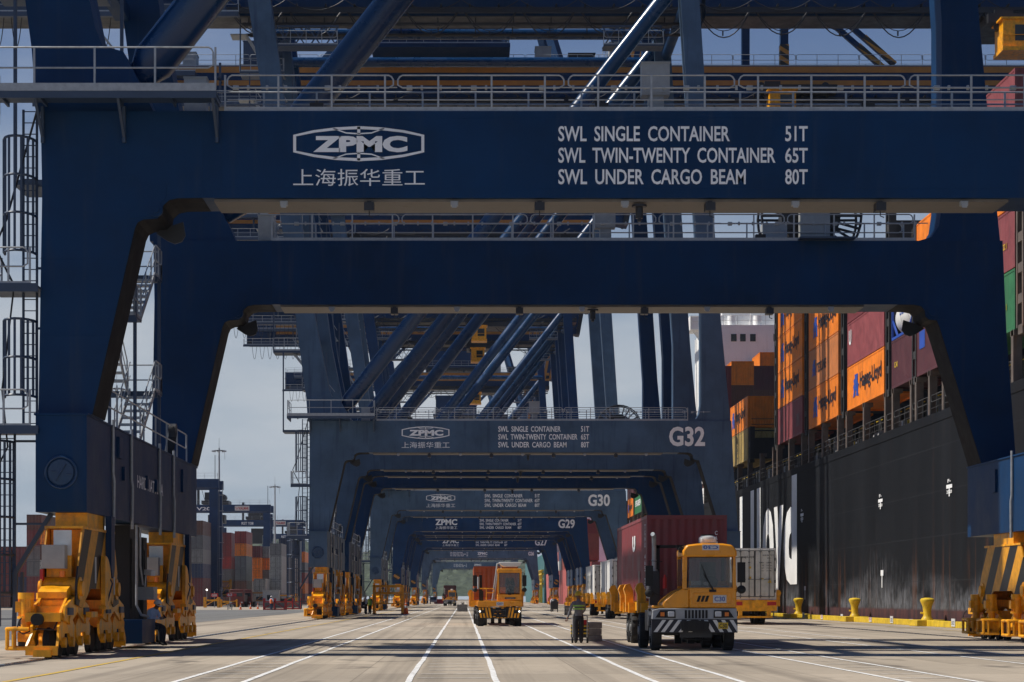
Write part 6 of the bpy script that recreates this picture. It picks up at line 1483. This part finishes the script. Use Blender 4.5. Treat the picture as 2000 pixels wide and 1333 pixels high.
    if vest:
        ch_,wa=Vector(J['chest'])*height,Vector(J['waist'])*height; pl=Vector(J['pelvis'])*height; ax=ch_-pl
        vb=MB(); vb.lathe([(.185,-.1),(.195,.02),(.20,.2),(.205,.34),(.17,.45),(.09,.50)],(0,0,0),22); h_=(ch_.z-pl.z)/.38
        vb.v=[(pl.x+(ch_.x-pl.x)*max(0,z/.38)+x*1.05*height,pl.y+(ch_.y-pl.y)*max(0,z/.38)+y*.8*height,pl.z+z*h_) for x,y,z in vb.v]; vb.build('vest',M[vest],t)
    return t
def stand(**k):
    J=dict(pelvis=(0,0,.94),waist=(0,.0,1.12),chest=(0,0,1.33),neck=(0,.0,1.50),jaw=(0,-.02,1.575),brow=(0,-.015,1.655),crown=(0,-.005,1.73),
     hipl=(-.09,0,.86),kneel=(-.092,-.02,.48),anklel=(-.09,.02,.10),toel=(-.10,-.15,.045),hipr=(.09,0,.86),kneer=(.092,-.02,.48),ankler=(.09,.02,.10),toer=(.10,-.15,.045),
     shl=(-.20,0,1.41),elbowl=(-.25,.03,1.14),wristl=(-.26,-.04,.90),palml=(-.265,-.06,.82),shr=(.20,0,1.41),elbowr=(.25,.03,1.14),wristr=(.26,-.04,.90),palmr=(.265,-.06,.82))
    J.update(k); return J
PI=math.pi
# the man in grey seen from behind (turned away): his left is on our left
person('man seen from behind in grey jacket with lime bands and yellow helmet',(pxX(1130,67.7),67.7,0),PI,
    stand(shl=(-.2,0,1.4),elbowl=(-.22,-.16,1.16),wristl=(-.12,-.34,1.02),palml=(-.08,-.41,.99),curll=.9,elbowr=(.29,.0,1.14),wristr=(.37,-.02,.91),palmr=(.41,-.03,.83),jaw=(0,-.04,1.57),brow=(0,-.06,1.645),crown=(0,-.05,1.72)),
    'greycloth','darkcloth','kerb',bands=((.12,'lime'),(.62,'lime')),height=.96)
sit=dict(pelvis=(0,.10,.66),waist=(0,.06,.84),chest=(0,-.04,1.04),neck=(0,-.12,1.19),jaw=(0,-.19,1.24),brow=(0,-.21,1.31),crown=(0,-.20,1.38),
  hipl=(-.1,.02,.64),kneel=(-.12,-.40,.60),anklel=(-.12,-.40,.12),toel=(-.13,-.57,.05),hipr=(.1,.02,.64),kneer=(.12,-.36,.60),ankler=(.13,-.30,.12),toer=(.14,-.47,.05),
  shl=(-.19,-.03,1.12),elbowl=(-.22,-.14,.86),wristl=(-.12,-.36,.88),palml=(-.06,-.42,.90),shr=(.19,-.03,1.12),elbowr=(.22,-.14,.86),wristr=(.12,-.36,.88),palmr=(.05,-.42,.90),curll=.8,curlr=.8,face=(0,-.9,-.45))
sm=person('seated man in light blue shirt and white helmet looking down at his phone',(-9.72,63.9,0),R(62),sit,'lightblue','darkcloth','rib')
t=thing('mobile_phone','small dark phone in the hands of the seated man','phone',(0,0,0),0); mb=MB(); mb.box(-.035,.035,-.005,.005,-.07,.07); mb.build('case',M['black'],t); p=Matrix.Rotation(R(62),4,'Z')@Vector((0,-.47,.94)); t.location=(-9.72+p.x,63.9+p.y,p.z); t.rotation_euler=(R(-40),0,R(62))
person('man in orange boiler suit and helmet leaning on the ship deck rail',(HX0+.6,163.3+2.5,DZ+.03),R(-70),stand(elbowl=(-.3,-.1,1.16),wristl=(-.2,-.3,1.08),palml=(-.16,-.36,1.07),elbowr=(.3,-.1,1.16),wristr=(.2,-.3,1.08),palmr=(.16,-.36,1.07)),'orangecloth','orangecloth','orangecloth')
person('worker with yellow helmet in the shade of the ship deck',(HX0+.8,150.6,DZ+.03),R(-60),stand(),'greycloth','darkcloth','kerb')
person('worker in blue overalls on the ship deck near the orange stack',(HX0+.8,146.2,DZ+.03),R(-40),stand(wristr=(.3,-.2,1.3),palmr=(.31,-.24,1.38)),'navycloth','navycloth','orangecloth')
person('man in orange vest and white helmet standing before the red barrier',(pxX(530,258),258,0),R(150),stand(elbowl=(-.32,.05,1.15),wristl=(-.2,-.1,1.0),palml=(-.15,-.13,.97)),'lightblue','navycloth','rib',vest='vest')
person('worker with white helmet and pale blue shirt by the yellow stand',(pxX(714,195),195,0),R(60),stand(),'lightblue','darkcloth','rib')
person('worker in dark clothes and lime vest beside the yellow stand',(pxX(722.5,194),194,0),R(-30),stand(),'darkcloth','darkcloth',None,vest='lime')
person('bearded worker sitting on the crane cable box near the two standing men',(pxX(708,194),194.5,0),R(60),sit,'navycloth','darkcloth','rib')
person('distant worker walking near the small grey van',(pxX(828,480),480,0),R(20),stand(kneel=(-.11,-.14,.5),anklel=(-.11,-.05,.12),toel=(-.12,-.22,.1)),'navycloth','darkcloth','rib')
person('far worker in red and green standing left of the far bogies',(pxX(1078,225),225,0),R(10),stand(),'red','darkcloth',None,vest='pale')
person('driver in dark clothing at the wheel of tractor G07',(GX+.58,GY+1.15,1.28),0,{**sit,'palml':(-.06,-.44,.93),'anklel':(-.12,-.45,.25),'toel':(-.13,-.6,.2),'ankler':(.12,-.45,.25),'toer':(.13,-.6,.2)},'navycloth','darkcloth',None)
t=thing('hand_cart_far','dark loaded trolley beside the far worker in red','trolley',(pxX(1083,222),222,0),0); t.name='loaded_trolley'
mb=MB(); mb.box(-.4,.4,0,.8,.3,1.1); mb.ell((0,.4,1.1),(.4,.4,.35)); mb.build('load',M['dark'],t)
for s in (-1,1): mb=MB(); mb.cyl((s*.35,.2,.18),.18,.08,'x',14); mb.build('wheel',M['tyre'],t)
# ---------------------------------------------------------------- humid air over the harbour
hz=MB(); hz.box(-1000,1500,-150,2200,-7.5,90)
vm=bpy.data.materials.new('haze_air'); vm.use_nodes=True; t=vm.node_tree
for n in list(t.nodes):
    if n.type=='BSDF_PRINCIPLED': t.nodes.remove(n)
pv=N(t,'ShaderNodeVolumePrincipled'); pv.inputs['Color'].default_value=(.80,.88,1.0,1); pv.inputs['Density'].default_value=.00006; pv.inputs['Anisotropy'].default_value=.2
t.links.new(pv.outputs[0],t.nodes['Material Output'].inputs['Volume'])
o=hz.build('haze',vm,smooth=False); tag(o,kind='stuff')
